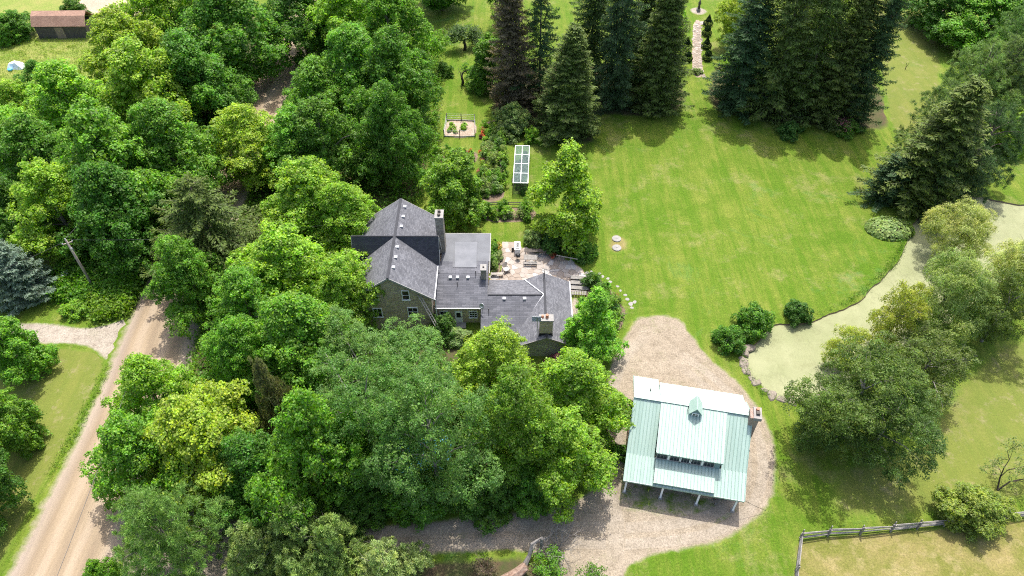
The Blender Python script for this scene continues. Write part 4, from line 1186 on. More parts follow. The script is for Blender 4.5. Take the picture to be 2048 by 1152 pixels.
# dormer front wall and cheeks
MB().box(2.8, 8.75, -4.62, -4.5, 3.7, 5.24).build("dormer_wall", M["teal_board"], gar)
for u in (2.72, 8.83):
    MB().add([(u, -4.56, 3.75), (u, -4.56, 5.26), (u, 0, zr)], [(0, 1, 2)]).build("dormer_cheek", M["mint_trim"], gar)
b = MB()
for u in (3.92, 5.02, 5.96, 7.08): b.box(u - .09, u + .09, -4.68, -4.63, 3.98, 5.2)
b.build("dormer_trim", M["white_paint"], gar)
for u in (3.29, 4.54, 5.49, 6.44, 7.70):
    window(gar, u, 4.02, .92, 1.05, -4.63, org=(0, 0, 0), nx=3, nz=2, frame="trim_grey", depth=.05, t=.05)
MB().beam((2.7, -4.84, 5.12), (8.87, -4.84, 5.12), .05, .14).build("dormer_fascia", M["mint_trim"], gar)
# rear dormer
for u in (2.63, 10.95):
    MB().add([(u, 0, zr), (u, 3.9, 4.55), (u, 3.9, zr - 3.9 * .718)], [(0, 1, 2)]).build("dormer_cheek", M["mint_trim"], gar)
MB().box(2.75, 10.9, 3.5, 3.6, 2.0, 4.75).build("dormer_wall", M["teal_board"], gar)
# small ridge dormer with window
cup = MB()
cx0, cx1, cv0, cv1 = 5.42, 6.42, -.95, .3
cup.box(cx0, cx1, cv0, cv1, 6.05, 7.12)
cup.add([(cx0, cv0, 7.12), (cx1, cv0, 7.12), ((cx0 + cx1) / 2, cv0, 7.85)], [(0, 1, 2)])
co = cup.build("ridge_dormer", M["teal_board"], gar)
um = (cx0 + cx1) / 2
MB().slab([(um, cv0 - .18, 7.93), (um, cv1 + .25, 7.93), (cx0 - .14, cv1 + .05, 7.02), (cx0 - .14, cv0 - .18, 7.02)], .05).build("dormer_roof", M["mint_metal"], co)
MB().slab([(um, cv0 - .18, 7.93), (cx1 + .14, cv0 - .18, 7.02), (cx1 + .14, cv1 + .05, 7.02), (um, cv1 + .25, 7.93)], .05).build("dormer_roof", M["mint_metal"], co)
window(gar, um, 6.5, .5, .45, cv0 - .01, org=(0, 0, 0), nx=2, nz=2, depth=.06)
MB().cyl((1.63, 2.03, 5.2), (1.63, 2.03, 5.85), .06).build("vent_pipe", M["black_metal"], gar)
MB().cyl((5.2, -.5, 6.4), (5.2, -.5, 7.5), .03).build("lightning_rod", M["black_metal"], gar)
# walls
w0, w1, vF, vB = .4, 10.9, -4.3, 4.6
m = MB()
zk = lambda v: (zr + v * .671 if v > vb else 3.81) if v < 0 else zr - v * .718
for u, fl in ((w0, 1), (w1, 0)):
    vb2 = vB if u < 1 else 2.9
    pts = [(u, vF, 0), (u, vb2, 0), (u, vb2, zk(vb2) - .12), (u, 0, zr - .12), (u, vF, zk(vF) - .12)]
    m.add(pts, [tuple(range(5)) if not fl else tuple(range(5))[::-1]])
m.add([(w0, vF, 0), (w1, vF, 0), (w1, vF, 3.8), (w0, vF, 3.8)], [(0, 1, 2, 3)])
m.add([(w0, vB, 0), (w1, vB, 0), (w1, vB, 3.3), (w0, vB, 3.3)], [(0, 3, 2, 1)])
m.build("wall", M["brown_board"], gar)
for i in range(22):
    z_ = .12 + i * .155
    MB().box(w0 - .035, w0 - .008, vF, vB, z_, z_ + .135).build("weatherboard", M["brown_board"], gar)
for du in (2.1, 5.6, 9.1):
    d = MB().box(du - 1.25, du + 1.25, vF - .08, vF - .01, .05, 2.3).build("garage_door", M["dark_wood"], gar)
    for k in (-.62, 0, .62):
        MB().box(du + k - .02, du + k + .02, vF - .10, vF - .085, .1, 2.25).build("door_board", M["brown_board"], d)
# porch posts with pads and braces
for u in (.35, 3.85, 7.32, 10.79):
    p = MB().beam((u, -6.6, .12), (u, -6.6, 2.72), .17).build("porch_post", M["white_paint"], gar)
    MB().box(u - .2, u + .2, -6.8, -6.4, 0, .14).build("post_base", M["concrete"], p)
    for q in (-1, 1):
        if 0 < u + q * .8 < L_: MB().beam((u, -6.6, 2.0), (u + q * .7, -6.6, 2.7), .1).build("brace", M["white_paint"], p)
MB().beam((.1, -6.6, 2.76), (L_ - .1, -6.6, 2.76), .18, .2).build("porch_beam", M["white_paint"], gar)
# chimney
c = MB().box(10.93, 11.75, -.85, .30, 0, 7.55).build("chimney", M["brick"], gar)
MB().box(10.90, 12.05, -1.15, .55, 0, 2.6).build("chimney_base", M["brick"], c)
MB().box(11.22, 11.96, -.93, .40, 7.3, 7.72).build("chimney_cap", M["white_stone"], c)
MB().cyl((11.58, .05, 7.7), (11.58, .05, 8.0), .17).build("flue", M["terracotta"], c)
MB().box(11.42, 11.76, -.55, -.2, 7.72, 7.95).build("flue", M["dark_wood"], c)
def glob(u, v, z=0):
    return (12.025 + u * math.cos(GYAW) - v * math.sin(GYAW), 40.922 + u * math.sin(GYAW) + v * math.cos(GYAW), z)
# firewood stacks and odds and ends under the porch
def log_mesh():
    b = MB(); b.cyl((0, -.2, 0), (0, .2, 0), .075, .07, 6); return b.mesh("log", M["firewood"])
LOGM = log_mesh()
for u0, u1, v_, rows, lab in ((2.4, 5.0, -5.0, 7, "stacked firewood under the garage porch, left of its third post"), (6.9, 8.9, -5.6, 6, "firewood stack behind the third porch post of the garage")):
    st = thing("firewood_stack", lab, "firewood", glob(u0, v_), GYAW)
    for r in range(rows):
        for k in range(int((u1 - u0) / .16)):
            put("log", LOGM, st, (k * .16 + (r % 2) * .08 + rnd.uniform(-.01, .01), rnd.uniform(-.04, .04), .085 + r * .14))
t = thing("branch_pile", "tangle of cut branches leaning by the last garage porch post", "branches", glob(9.3, -6.0), GYAW)
for i in range(9):
    a = rnd.uniform(0, 3.1)
    MB().tube([(rnd.uniform(-.5, .5), rnd.uniform(-.4, .3), .05), (rnd.uniform(-.3, .5), rnd.uniform(-.3, .3), .6), (math.cos(a) * .8 + .2, rnd.uniform(-.5, .2), 1.0 + rnd.uniform(0, .5))], [.035, .03, .012], 5).build("branch", M["bark_grey"], t)
t = thing("cellar_hatch", "weathered wooden hatch against the left wall of the garage", "hatch", glob(-.45, -2.2), GYAW)
MB().slab([(-.45, -.5, .35), (.42, -.5, .75), (.42, .5, .75), (-.45, .5, .35)], .06).build("lid", M["grey_wood"], t)
MB().box(-.42, .40, -.47, .47, 0, .30).build("frame", M["grey_wood"], t)

# ------------------------------------------------------------------ patio and its furniture
def clip(poly, p, n):
    out = []
    for i in range(len(poly)):
        a, b = poly[i], poly[(i + 1) % len(poly)]
        da, db = np.dot(a - p, n), np.dot(b - p, n)
        if da <= 0: out.append(a)
        if da * db < 0: out.append(a + (b - a) * (da / (da - db)))
    return out

def inside(p, poly):
    c = False
    for i in range(len(poly)):
        a, b = poly[i], poly[i - 1]
        if (a[1] > p[1]) != (b[1] > p[1]) and p[0] < (b[0] - a[0]) * (p[1] - a[1]) / (b[1] - a[1]) + a[0]: c = not c
    return c

def flagstones(parent, poly, org, spacing, mats, z=0.03, seed=4, gap=0.045):
    g = np.random.default_rng(seed)
    xs = [p[0] for p in poly]; ys = [p[1] for p in poly]
    S = []
    y = min(ys)
    while y < max(ys):
        x = min(xs) + (spacing / 2 if int((y - min(ys)) / spacing) % 2 else 0)
        while x < max(xs):
            S.append((x + g.normal() * spacing * .2, y + g.normal() * spacing * .2)); x += spacing
        y += spacing * .92
    S = np.array(S)
    for i, s in enumerate(S):
        if not inside(s, poly): continue
        pl = [s + np.array(q) * spacing * 1.1 for q in ((-1, -1), (1, -1), (1, 1), (-1, 1))]
        order = np.argsort(np.sum((S - s) ** 2, 1))[1:15]
        for j in order:
            d = S[j] - s; l = np.linalg.norm(d)
            pl = clip(pl, s + d / 2 - d / l * gap / 2, d / l)
            if len(pl) < 3: break
        if len(pl) < 3: continue
        zz = z + g.uniform(0, .03)
        b = MB((org[0], org[1], 0)); b.prism([tuple(p) for p in pl], -.02, zz)
        b.build("flagstone", M[mats[g.integers(len(mats))]], parent)

PATIO = [(-1.4, 70.0), (0.4, 70.4), (1.5, 69.4), (3.4, 69.2), (4.7, 68.7), (6.3, 67.8), (8.2, 66.8), (9.5, 65.0), (9.3, 63.5), (8.9, 62.3), (7.4, 61.6), (-2.7, 61.2), (-2.7, 64.2), (-1.4, 65.2)]
patio = sheet("patio", PATIO, 0.013, "soil", 0.2, 0.015, 0.3, 21, "flagstone patio behind the house")
flagstones(patio, PATIO, (0, 0), 0.86, ["flag_a", "flag_a", "flag_b", "flag_b", "flag_c"])

t = thing("picnic_table", "weathered wooden picnic table with benches on the patio", "picnic table", (2.4, 66.9, 0.05), R_(-2))
for i in range(5): MB().box(-.88, .88, -.36 + i * .145, -.36 + i * .145 + .13, .71, .75).build("table_board", M["grey_wood"], t)
for q in (-.72, .72):
    for i in range(2): MB().box(-.88, .88, q - .135 + i * .14, q + i * .14, .42, .46).build("seat_board", M["grey_wood"], t)
for x in (-.62, .62):
    b = MB()
    b.beam((x, -.25, .7), (x, -.62, 0), .07, .1); b.beam((x, .25, .7), (x, .62, 0), .07, .1); b.beam((x, -.8, .38), (x, .8, .38), .05, .1)
    b.build("leg", M["grey_wood"], t)

t = thing("serving_table", "long dark slatted table behind the picnic table", "table", (3.0, 68.25, 0.05), R_(-2))
for i in range(4): MB().box(-1.4, 1.5, -.3 + i * .155, -.3 + i * .155 + .14, .74, .78).build("table_board", M["dark_wood"], t)
for x in (-1.25, 1.35):
    for y in (-.22, .24): MB().beam((x, y, 0), (x, y, .735), .08).build("leg", M["dark_wood"], t)

t = thing("outdoor_counter", "white cooking counter with black burners at the patio edge", "counter", (0.72, 69.0, 0.05))
MB().box(-.34, .34, -.75, .75, .05, .86).build("cabinet", M["white_paint"], t)
MB().box(-.38, .38, -.8, .8, .865, .91).build("worktop", M["white_paint"], t)
for y in (.3, -.1): MB().lathe([(.2, .913), (.2, .95), (.15, .96)], 12, (0.02, y)).build("burner", M["black_metal"], t)
MB().box(-.26, .26, -.62, -.48, .913, .94).build("grate", M["black_metal"], t)

t = thing("kettle_grill", "black kettle barbecue in front of the white counter", "barbecue", (0.78, 67.35, 0.05))
MB().lathe([(.03, .42), (.2, .47), (.3, .6), (.32, .72), (.31, .78), (.24, .92), (.1, 1.0), (.02, 1.01)], 16).build("bowl", M["black_metal"], t, True)
for k in range(3):
    a = 2.1 * k + .4
    MB().beam((.12 * math.cos(a), .12 * math.sin(a), .5), (.33 * math.cos(a), .33 * math.sin(a), 0), .035).build("leg", M["black_metal"], t)
MB().beam((-.06, 0, 1.04), (.06, 0, 1.04), .03).build("handle", M["pale_wood"], t)
t = thing("gas_bottle", "dark gas bottle on the left of the white counter", "gas bottle", (0.1, 68.95, 0.05))
MB().lathe([(.12, 0), (.16, .05), (.16, .45), (.1, .55), (.05, .58)], 12).build("tank", M["black_metal"], t, True)
MB().cyl((0, 0, .58), (0, 0, .68), .05).build("valve", M["steel"], t)

def adirondack(x, y, rz, label):
    t = thing("garden_chair", label, "chair", (x, y, .05), rz)
    for i in range(4): MB().beam((-.28, -.35 + i * .17, .40 - i * .035), (.28, -.35 + i * .17, .40 - i * .035), .14, .03).build("seat_slat", M["pale_wood"], t)
    for i in range(5): MB().beam((-.26 + i * .13, .28, .28), (-.32 + i * .16, .62, 1.05 - abs(i - 2) * .05), .10, .03).build("back_slat", M["grey_wood"], t)
    for q in (-.36, .36):
        MB().beam((q, -.42, .58), (q, .42, .55), .13, .03).build("armrest", M["pale_wood"], t)
        MB().beam((q, -.36, 0), (q, -.36, .565), .07).build("leg", M["pale_wood"], t)
        MB().beam((q, .42, 0), (q, .42, .54), .07).build("leg", M["pale_wood"], t)
    MB().box(-.25, .25, -.36, .2, .42, .48).build("cushion", M["white_paint"], t)
adirondack(-0.75, 65.2, R_(25), "wooden armchair with a pale cushion near the wing wall")
adirondack(-2.0, 62.6, R_(150), "wooden garden chair in the corner by the small roof chimney")

t = thing("garden_bench", "low slatted bench against the rear wall near the armchair", "bench", (-1.9, 64.3, .05))
for i in range(3): MB().box(-.8, .8, -.2 + i * .14, -.08 + i * .14, .42, .46).build("seat_slat", M["pale_wood"], t)
for x in (-.65, .65): MB().box(x - .05, x + .05, -.18, .18, 0, .415).build("leg", M["dark_wood"], t)

t = thing("handrail", "bleached wooden handrail beside the flagstone steps", "handrail", (5.85, 67.1, 0))
MB().beam((-.1, .03, 1.0), (2.6, -.72, 1.0), .08, .09).build("rail", M["pale_wood"], t)
for k in (.25, 1.75): MB().beam((k, -.28 * k, 0), (k, -.28 * k, 1.0), .09).build("post", M["pale_wood"], t)

t = thing("flower_tub", "round tub of red flowers beside the handrail", "planter", (5.3, 67.6, .05))
MB().lathe([(.2, 0), (.3, .35), (.32, .38), (.26, .37)], 14).build("tub", M["terracotta"], t)
o = put("flowers", PROTO[('herb', 0)][0], t, (0, 0, .3), None, (.9, .9, .7)); o.color = (*CLR['red'], 1)

for i, y in enumerate((63.7, 62.9, 62.1)):
    t = thing("timber_step", ("topmost", "middle", "lowest")[i] + " of three wide timber steps at the right wing", "step", (8.5, y, 0), R_(-6), "timber steps by the wing")
    for k in range(3): MB().box(-1.1, 1.1, -.3 + k * .2, -.12 + k * .2, .36 - i * .1, .40 - i * .1).build("plank", M["grey_wood"], t)
    for x in (-.95, .95): MB().box(x - .06, x + .06, -.28, .28, 0, .355 - i * .1).build("support", M["dark_wood"], t)
t = thing("slatted_bench", "dark slatted bench at the foot of the timber steps", "bench", (8.35, 61.0, 0), R_(-3))
for k in range(9): MB().box(-.95 + k * .21, -.81 + k * .21, -.35, .35, .40, .44).build("slat", M["grey_wood"], t)
for y in (-.25, .25): MB().beam((-1.0, y, .35), (1.0, y, .35), .07).build("bearer", M["dark_wood"], t)
for x in (-.85, .85):
    for y in (-.25, .25): MB().box(x - .05, x + .05, y - .05, y + .05, 0, .31).build("leg", M["dark_wood"], t)
walk = sheet("side_path", [(7.3, 51.5), (8.3, 51.5), (8.4, 56), (8.4, 60.4), (7.3, 60.4)], 0.014, "lane_gravel", 0.15, 0.03, 0.4, 23, "pale path along the right wing of the house")

# stepping stones along the shrub bed
SS = [(9.6, 64.9), (10.2, 65.2), (11.2, 64.8), (11.6, 64.3), (12.2, 63.9), (12.4, 63.3), (13.3, 62.5), (13.6, 61.8), (14.1, 61.0), (14.3, 60.3), (14.6, 59.5), (15.1, 59.8), (14.7, 58.9)]
def rock_mesh(name, seed, mat, flat=.5, n=9):
    g = np.random.default_rng(seed); b = MB()
    ang = np.sort(np.arange(n) * 2 * np.pi / n + g.normal(size=n) * .12)
    r = 1 + g.normal(size=n) * .13
    rings = ((.9, 0), (1.0, .45), (.82, .85), (.35, 1.0))
    vs_ = [(math.cos(a) * rr * k * (1 + g.normal() * .04), math.sin(a) * rr * k * (1 + g.normal() * .04), z * flat + g.normal() * .03 * flat) for k, z in rings for a, rr in zip(ang, r)]
    fs_ = [(i * n + k, i * n + (k + 1) % n, (i + 1) * n + (k + 1) % n, (i + 1) * n + k) for i in range(3) for k in range(n)] + [tuple(3 * n + k for k in range(n))]
    b.add(vs_, fs_)
    return b.mesh(name, M[mat])
ROCK_W = [rock_mesh("stepping_stone", 40 + i, "white_stone", .3) for i in range(4)]
ROCK_B = [rock_mesh("edging_stone", 50 + i, "boulder", .6) for i in range(5)]
for i, (x, y) in enumerate(SS):
    s = rnd.uniform(.17, .27) * (1.35 if i in (10, 0) else 1)
    o = put("stepping_stone", ROCK_W[i % 4], None, (x, y, -.03), rnd.uniform(0, 6), (s * 1.2, s * .9, s * .8))
    tag(o, "pale flat stone in the curved row edging the shrub bed", "stone", "stepping stones edging the shrub bed")

# stones along the near pond bank
g_ = np.random.default_rng(5)
near = [p for p in pond_ring if p[0] < 34.5 and p[1] < 53.5 and p[1] < 52.6]
near = sorted(near, key=lambda p: math.atan2(p[1] - 50.5, p[0] - 33))
path_ = np.array(near)
acc = 0; last = None; k = 0
for p in path_:
    if last is not None and np.linalg.norm(p - last) < .62: continue
    last = p; k += 1
    s = g_.uniform(.38, .66)
    o = put("edging_stone", ROCK_B[k % 5], None, (p[0] - .12, p[1] - .05, -.12), g_.uniform(0, 6), (s * 1.3, s * .9, s))
    tag(o, ("small", "large")[s > .52] + " rough brown stone lining the small pond, " + ("near the round bushes", "along its left curve", "at its near foot")[0 if p[1] > 50.2 else (1 if p[0] < 28.6 else 2)], "stone", "stones lining the small pond")

# concrete lids in the lawn
for i, (x, y) in enumerate(((14.06, 71.35), (13.9, 69.55))):
    t = thing("tank_lid", ("farther" if i == 0 else "nearer") + " of two round concrete lids set in the lawn", "lid", (x, y, 0), 0, "septic lids in the lawn")
    MB().lathe([(.62, -.05), (.62, .10), (.57, .14), (.05, .15)], 24).build("cover", M["concrete"], t)
    MB().tube([(-.12, 0, .14), (-.1, 0, .21), (.1, 0, .21), (.12, 0, .14)], [.02] * 4, 5).build("handle", M["steel"], t)
sheet("worn_turf", [(13.0, 72.3), (15.2, 72.2), (15.8, 70.3), (15.3, 68.7), (13.0, 68.6), (12.6, 70.5)], 0.004, "dry_grass", 0.9, 0.2, 0.4, 24, "worn dry turf around the concrete lids")

# ------------------------------------------------------------------ kitchen garden
t = thing("glazed_cage", "long narrow white-framed garden cage with glazed roof panels", "garden cage", (1.2, 80.8, 0), R_(-2.4))
W_, D_, H_ = 2.1, 9.0, 2.05
for i in range(5):
    for x in (0, W_): MB().beam((x - W_ / 2, i * D_ / 4, 0), (x - W_ / 2, i * D_ / 4, H_), .08).build("post", M["dark_wood"], t)
fr = MB()
for i in range(5): fr.beam((-W_ / 2 - .05, i * D_ / 4, H_ + .05), (W_ / 2 + .05, i * D_ / 4, H_ + .05), .09, .08)
for x in (-W_ / 2, 0, W_ / 2): fr.beam((x, -.05, H_ + .05), (x, D_ + .05, H_ + .05), .09, .085)
fr.build("roof_frame", M["white_paint"], t)
for i in range(4):
    for j in range(2):
        x0 = -W_ / 2 + j * W_ / 2 + .07; y0 = i * D_ / 4 + .07
        MB().box(x0, x0 + W_ / 2 - .14, y0, y0 + D_ / 4 - .14, H_ + .03, H_ + .045).build("pane", M["cage_pane"], t)
wires = MB()
for k in range(9): wires.beam((-W_ / 2 + k * W_ / 8, 0, 0), (-W_ / 2 + k * W_ / 8, 0, H_), .02)
for k in range(8): wires.beam((-W_ / 2, 0, .2 + k * .24), (W_ / 2, 0, .2 + k * .24), .02)
wires.build("front_mesh", M["dark_wood"], t)
wires = MB()
for x in (-W_ / 2, W_ / 2):
    for k in range(8): wires.beam((x, 0, .2 + k * .24), (x, D_, .2 + k * .24), .018)
wires.build("side_mesh", M["dark_wood"], t)
for i in range(22):
    plant("cage_plant", 'herb', i % 2, 1.2 + rnd.uniform(-.8, .8) + i * .015, 81.2 + i * .38, rnd.uniform(.8, 1.2), rnd.uniform(.9, 1.6), 'bushd', "dark leafy plant inside the glazed cage, " + ("under its near pair of panes", "under its second pair of panes", "under its third pair of panes", "under its far pair of panes")[min(3, i * 4 // 22)], "plant", "plants in the glazed cage")

t = thing("vegetable_fence", "low post-and-wire fence around the square vegetable plot", "fence", (-8.2, 95.2, 0))
PP = [(-2.5, 0), (0, -.15), (2.4, 0), (-2.35, 4.6), (0, 4.5), (2.2, 4.3)]
for x, y in PP: MB().beam((x, y, 0), (x, y, 1.35), .12).build("post", M["dark_wood"], t)
for a, b_ in ((0, 1), (1, 2), (3, 4), (4, 5), (0, 3), (2, 5)):
    w_ = MB()
    for z_ in (.25, .6, .95, 1.25): w_.beam((*PP[a], z_), (*PP[b_], z_), .015)
    w_.build("wire", M["steel"], t)
    MB().beam((*PP[a], .12), (*PP[b_], .12), .06, .2).build("edge_board", M["pale_wood"], t)
for x, y, k in ((-9.4, 97.2, 1.1), (-9.6, 98.4, .8), (-7.7, 97.7, 1.3), (-8.9, 96.3, .8), (-10.0, 96.6, .7)):
    plant("vegetable_plant", 'herb', 0, x, y, k, k * .8, 'lime', "small pale green plant in the bare vegetable plot", "plant", "plants in the vegetable plot")

t = thing("garden_fence", "low dark two-rail fence above the planted bed", "fence", (-3.7, 78.1, 0))
for k in range(5): MB().beam((k * 1.6, 0, 0), (k * 1.6, 0, .85), .09).build("post", M["dark_wood"], t)
for z_ in (.4, .72): MB().beam((-.1, .05, z_), (6.5, .05, z_), .07, .09).build("rail", M["dark_wood"], t)

CNAME = {'bushb': 'grey-green', 'green': 'fresh green', 'mid': 'deep green', 'silverd': 'silvery', 'lime': 'lime green', 'yel': 'yellowish', 'orange': 'orange', 'purple': 'purple', 'pink': 'pink', 'yfl': 'yellow', 'bushd': 'dark', 'lindd': 'olive', 'red': 'red', 'brown': 'brownish'}
def bed(poly, n, cols, lab, group, name="bed_plant", smin=.7, smax=1.3, seed=1, zs=1.0, kinds=(('herb', 0), ('herb', 1))):
    g = random.Random(seed)
    xs = [p[0] for p in poly]; ys = [p[1] for p in poly]
    k = 0
    while k < n:
        x, y = g.uniform(min(xs), max(xs)), g.uniform(min(ys), max(ys))
        if not inside((x, y), poly): continue
        kd = kinds[k % len(kinds)]; s = g.uniform(smin, smax)
        col = cols[k % len(cols)]
        yt = (y - min(ys)) / (max(ys) - min(ys)); xt = (x - min(xs)) / (max(xs) - min(xs))
        t_ = yt if max(ys) - min(ys) > max(xs) - min(xs) else xt
        where = ("near end", "middle", "far end") if t_ is yt else ("left end", "middle", "right end")
        plant(name, kd[0], kd[1], x, y, s, s * g.uniform(.8, 1.2) * zs, col, CNAME.get(col, "green") + " " + lab + ", " + where[min(2, int(t_ * 3))], "plant", group)
        k += 1
bed([(-4.4, 80), (-1.2, 80), (-1.1, 98), (-4.4, 98)], 84, ['bushb', 'green', 'mid', 'silverd', 'lime'], "perennial in the long garden bed", "perennials in the long bed", seed=2, smin=1.0, smax=1.8)
bed([(-5.0, 82), (-4.2, 82), (-4.2, 98), (-5.0, 98)], 18, ['orange', 'purple', 'pink', 'yfl'], "flowers edging the long garden bed", "flowers edging the long bed", name="flowering_plant", seed=3, smin=.7, smax=1.0, zs=.8)
bed([(-3.6, 75.2), (2.6, 75.2), (2.6, 77.5), (-3.6, 77.5)], 22, ['green', 'mid', 'bushb', 'lime', 'green'], "shrubby plant in the bed below the two-rail fence", "plants below the two-rail fence", seed=4, smin=1.0, smax=1.7)
bed([(-11, 88.8), (-6.0, 88.6), (-6.0, 91), (-11, 91)], 16, ['lime', 'green', 'green', 'yel'], "leafy plant in the lily bed", "leafy plants in the lily bed", seed=5, smin=.8, smax=1.3)
bed([(-8.0, 90), (-5.9, 89.5), (-5.9, 91), (-8, 91.4)], 6, ['orange'], "lily clump below the vegetable plot", "orange lily clumps", name="lily_clump", seed=6, smin=.5, smax=.8)
bed([(-13.5, 90), (-11.6, 90), (-11.8, 101), (-13.5, 101)], 14, ['lime', 'green', 'lime'], "weed along the lawn strip by the shaded maple", "weeds along the lawn strip", seed=7, smin=1.0, smax=1.7)
bed([(-2.6, 64.6), (-1.6, 64.8), (-1.5, 70), (-2.6, 70.2)], 9, ['green', 'mid', 'bushb'], "shrub in the narrow bed along the flat-roofed wing", "shrubs along the flat-roofed wing", name="border_shrub", seed=8, smin=1.1, smax=1.6)
plant("flowering_shrub", 'herb', 0, -1.8, 69.2, 1.1, 1.2, 'yfl', "yellow-flowered shrub at the head of the narrow bed", "shrub")
bed([(8.9, 54), (12.6, 55.8), (13.4, 58.5), (12, 61.6), (9.8, 63.6), (9.2, 60)], 26, ['mid', 'green', 'bushd', 'lindd', 'green'], "shrub in the bed inside the stepping stones", "shrubs inside the stepping stones", name="border_shrub", seed=9, smin=1.4, smax=2.3)
bed([(12.2, 60.6), (13.0, 59.2), (12.6, 61.5)], 4, ['red', 'brown'], "low shrub along the stepping stones", "reddish shrubs by the stepping stones", name="red_shrub", seed=10, smin=.8, smax=1.1)

# stone garden path, topiary, statue
pathpoly = [(31.8, 113.7), (33.6, 113.7), (34.6, 121), (36.9, 134.2), (35.5, 134.2), (33.0, 122)]
gp = sheet("garden_path", pathpoly, 0.008, "soil", 0.15, 0.04, 0.4, 25, "narrow stone path between dark topiary")
flagstones(gp, pathpoly, (0, 0), 0.62, ["flag_a", "boulder", "flag_b"], seed=8, gap=0.10)
def topiary(x, y, cone, label):
    t = thing("topiary_bush", label, "topiary", (x, y, 0), 0, "topiary along the stone path")
    prof = [(.55, 0.02), (.85, .2), (.95, .5), (.85, .8), (.5, .95)]
    top = [(.5, .96), (.55, 1.1), (.25, 1.7), (.02, 2.2)] if cone else [(.4, .96), (.55, 1.15), (.58, 1.4), (.42, 1.65), (.05, 1.75)]
    g = np.random.default_rng(int(x * 10 + y))
    for nm, pr in (("base_tier", prof), ("top_tier", top)):
        zz = np.array([p[1] for p in pr]); rr = np.array([p[0] for p in pr])
        n = 900
        z = g.uniform(zz[0], zz[-1], n); r = np.interp(z, zz, rr); a = g.random(n) * 6.283
        nrm = np.stack([np.cos(a), np.sin(a), 0.35 + 0 * a], 1)
        P = np.stack([r * np.cos(a), r * np.sin(a), z], 1) + g.normal(size=(n, 3)) * .02
        if True:
            m2 = 350; a2 = g.random(m2) * 6.283; r2 = np.sqrt(g.random(m2)) * rr[-1]
            P = np.vstack([P, np.stack([r2 * np.cos(a2), r2 * np.sin(a2), 0 * a2 + zz[-1]], 1)]); nrm = np.vstack([nrm, np.tile([0, 0, 1.], (m2, 1))])
        me = leaf_mesh(nm, P, nrm + g.normal(size=P.shape) * .3, g.normal(size=P.shape), .16, .11, .1, M["leaf"])
        o = put(nm, me, t); o.color = (0.018, 0.05, 0.018, 1)
for i, (x, y, cn, lb) in enumerate(((35.3, 119.3, False, "nearest ball-topped"), (35.9, 123.7, True, "nearer cone-topped"), (36.9, 128.6, False, "farther ball-topped"), (37.9, 132.6, True, "farthest cone-topped"))):
    topiary(x, y, cn, lb + " topiary on the right of the stone path")
topiary(31.6, 119.0, False, "nearer topiary on the left of the stone path")
topiary(32.3, 123.7, True, "farther topiary on the left of the stone path")
sheet("statue_bed", [(37.2 + 1.9 * math.cos(a), 138.8 + 1.9 * math.sin(a)) for a in np.arange(8) * math.pi / 4], 0.02, "lane_gravel", 0.3, 0.04, 0.4, 26, "round pale gravel bed under the statue")
t = thing("garden_statue", "dark slender statue on the round pale bed at the top of the stone path", "statue", (37.2, 138.8, 0))
MB().box(-.35, .35, -.35, .35, 0, .5).build("plinth", M["concrete"], t)
MB().lathe([(.26, .5), (.30, .7), (.20, 1.1), (.27, 1.5), (.30, 1.75), (.12, 1.9), (.16, 2.0), (.15, 2.15), (.03, 2.25)], 14).build("figure", M["dark_wood"], t, True)
for i, (x, y) in enumerate(((81.0, 132.2), (80.4, 129.0))):
    t = thing("closed_parasol", ("farther" if i == 0 else "nearer") + " of two closed white parasols on the far lawn", "parasol", (x, y, 0), 0, "closed parasols on the far lawn")
    MB().cyl((0, 0, 0), (0, 0, 3.1), .04).build("pole", M["pale_wood"], t)
    MB().lathe([(.30, .75), (.26, 1.0), (.16, 2.0), (.05, 3.0)], 8).build("canopy", M["white_paint"], t)
    MB().box(-.3, .3, -.3, .3, 0, .1).build("foot", M["concrete"], t)
t = thing("garden_stake", "small dark forked iron stake alone on the far mown strip", "stake", (69.9, 116.1, 0))
for dx in (-.12, .12): MB().tube([(0, 0, 0), (dx * .5, 0, .5), (dx * 2, 0, 1.2)], [.05, .04, .03], 5).build("prong", M["black_metal"], t)

# ------------------------------------------------------------------ gnarled orchard trees
def gnarled(x, y, label, leafy, seed, rz=0.0, s=1.0):
    t = thing("apple_tree", label, "apple tree", (x, y, 0), rz)
    t.scale = (s, s, s)
    g = np.random.default_rng(seed)
    b = MB()
    def limb(p, d, l, r, dep):
        pts, rad = [p], [r]
        for i in range(4):
            d = unit(d + g.normal(size=3) * .42 + np.array([0, 0, .05]))
            p = p + d * l / 4; pts.append(p); rad.append(r * (1 - .15 * (i + 1)))
        b.tube([tuple(q) for q in pts], rad, 6)
        ends.append(p)
        if dep:
            for k in range(2): limb(p, unit(d + g.normal(size=3) * .7), l * .72, r * .5, dep - 1)
    ends = []
    b.tube([(0, 0, -.1), (.1, 0, .7), (-.05, .1, 1.5)], [.30, .22, .2], 8)
    limb(np.array([-.05, .1, 1.5]), np.array([-.7, 0, .8]), 1.45, .17, 2)
    limb(np.array([-.05, .1, 1.5]), np.array([.8, .2, .7]), 1.45, .17, 2)
    b.build("trunk", M["bark_dark"], t, True)
    if leafy:
        E = np.array(ends); n = 420
        k = g.integers(len(E), size=n)
        P = E[k] + g.normal(size=(n, 3)) * np.array([.55, .55, .35])
        per = 12
        C = (P[:, None] + g.normal(size=(n, per, 3)) * .2).reshape(-1, 3)
        me = leaf_mesh("crown", C, g.normal(size=C.shape) * .5 + [0, 0, .9], g.normal(size=C.shape), .25, .17, .1, M["leaf"])
        o = put("crown", me, t); o.color = (0.13, 0.22, 0.07, 1)
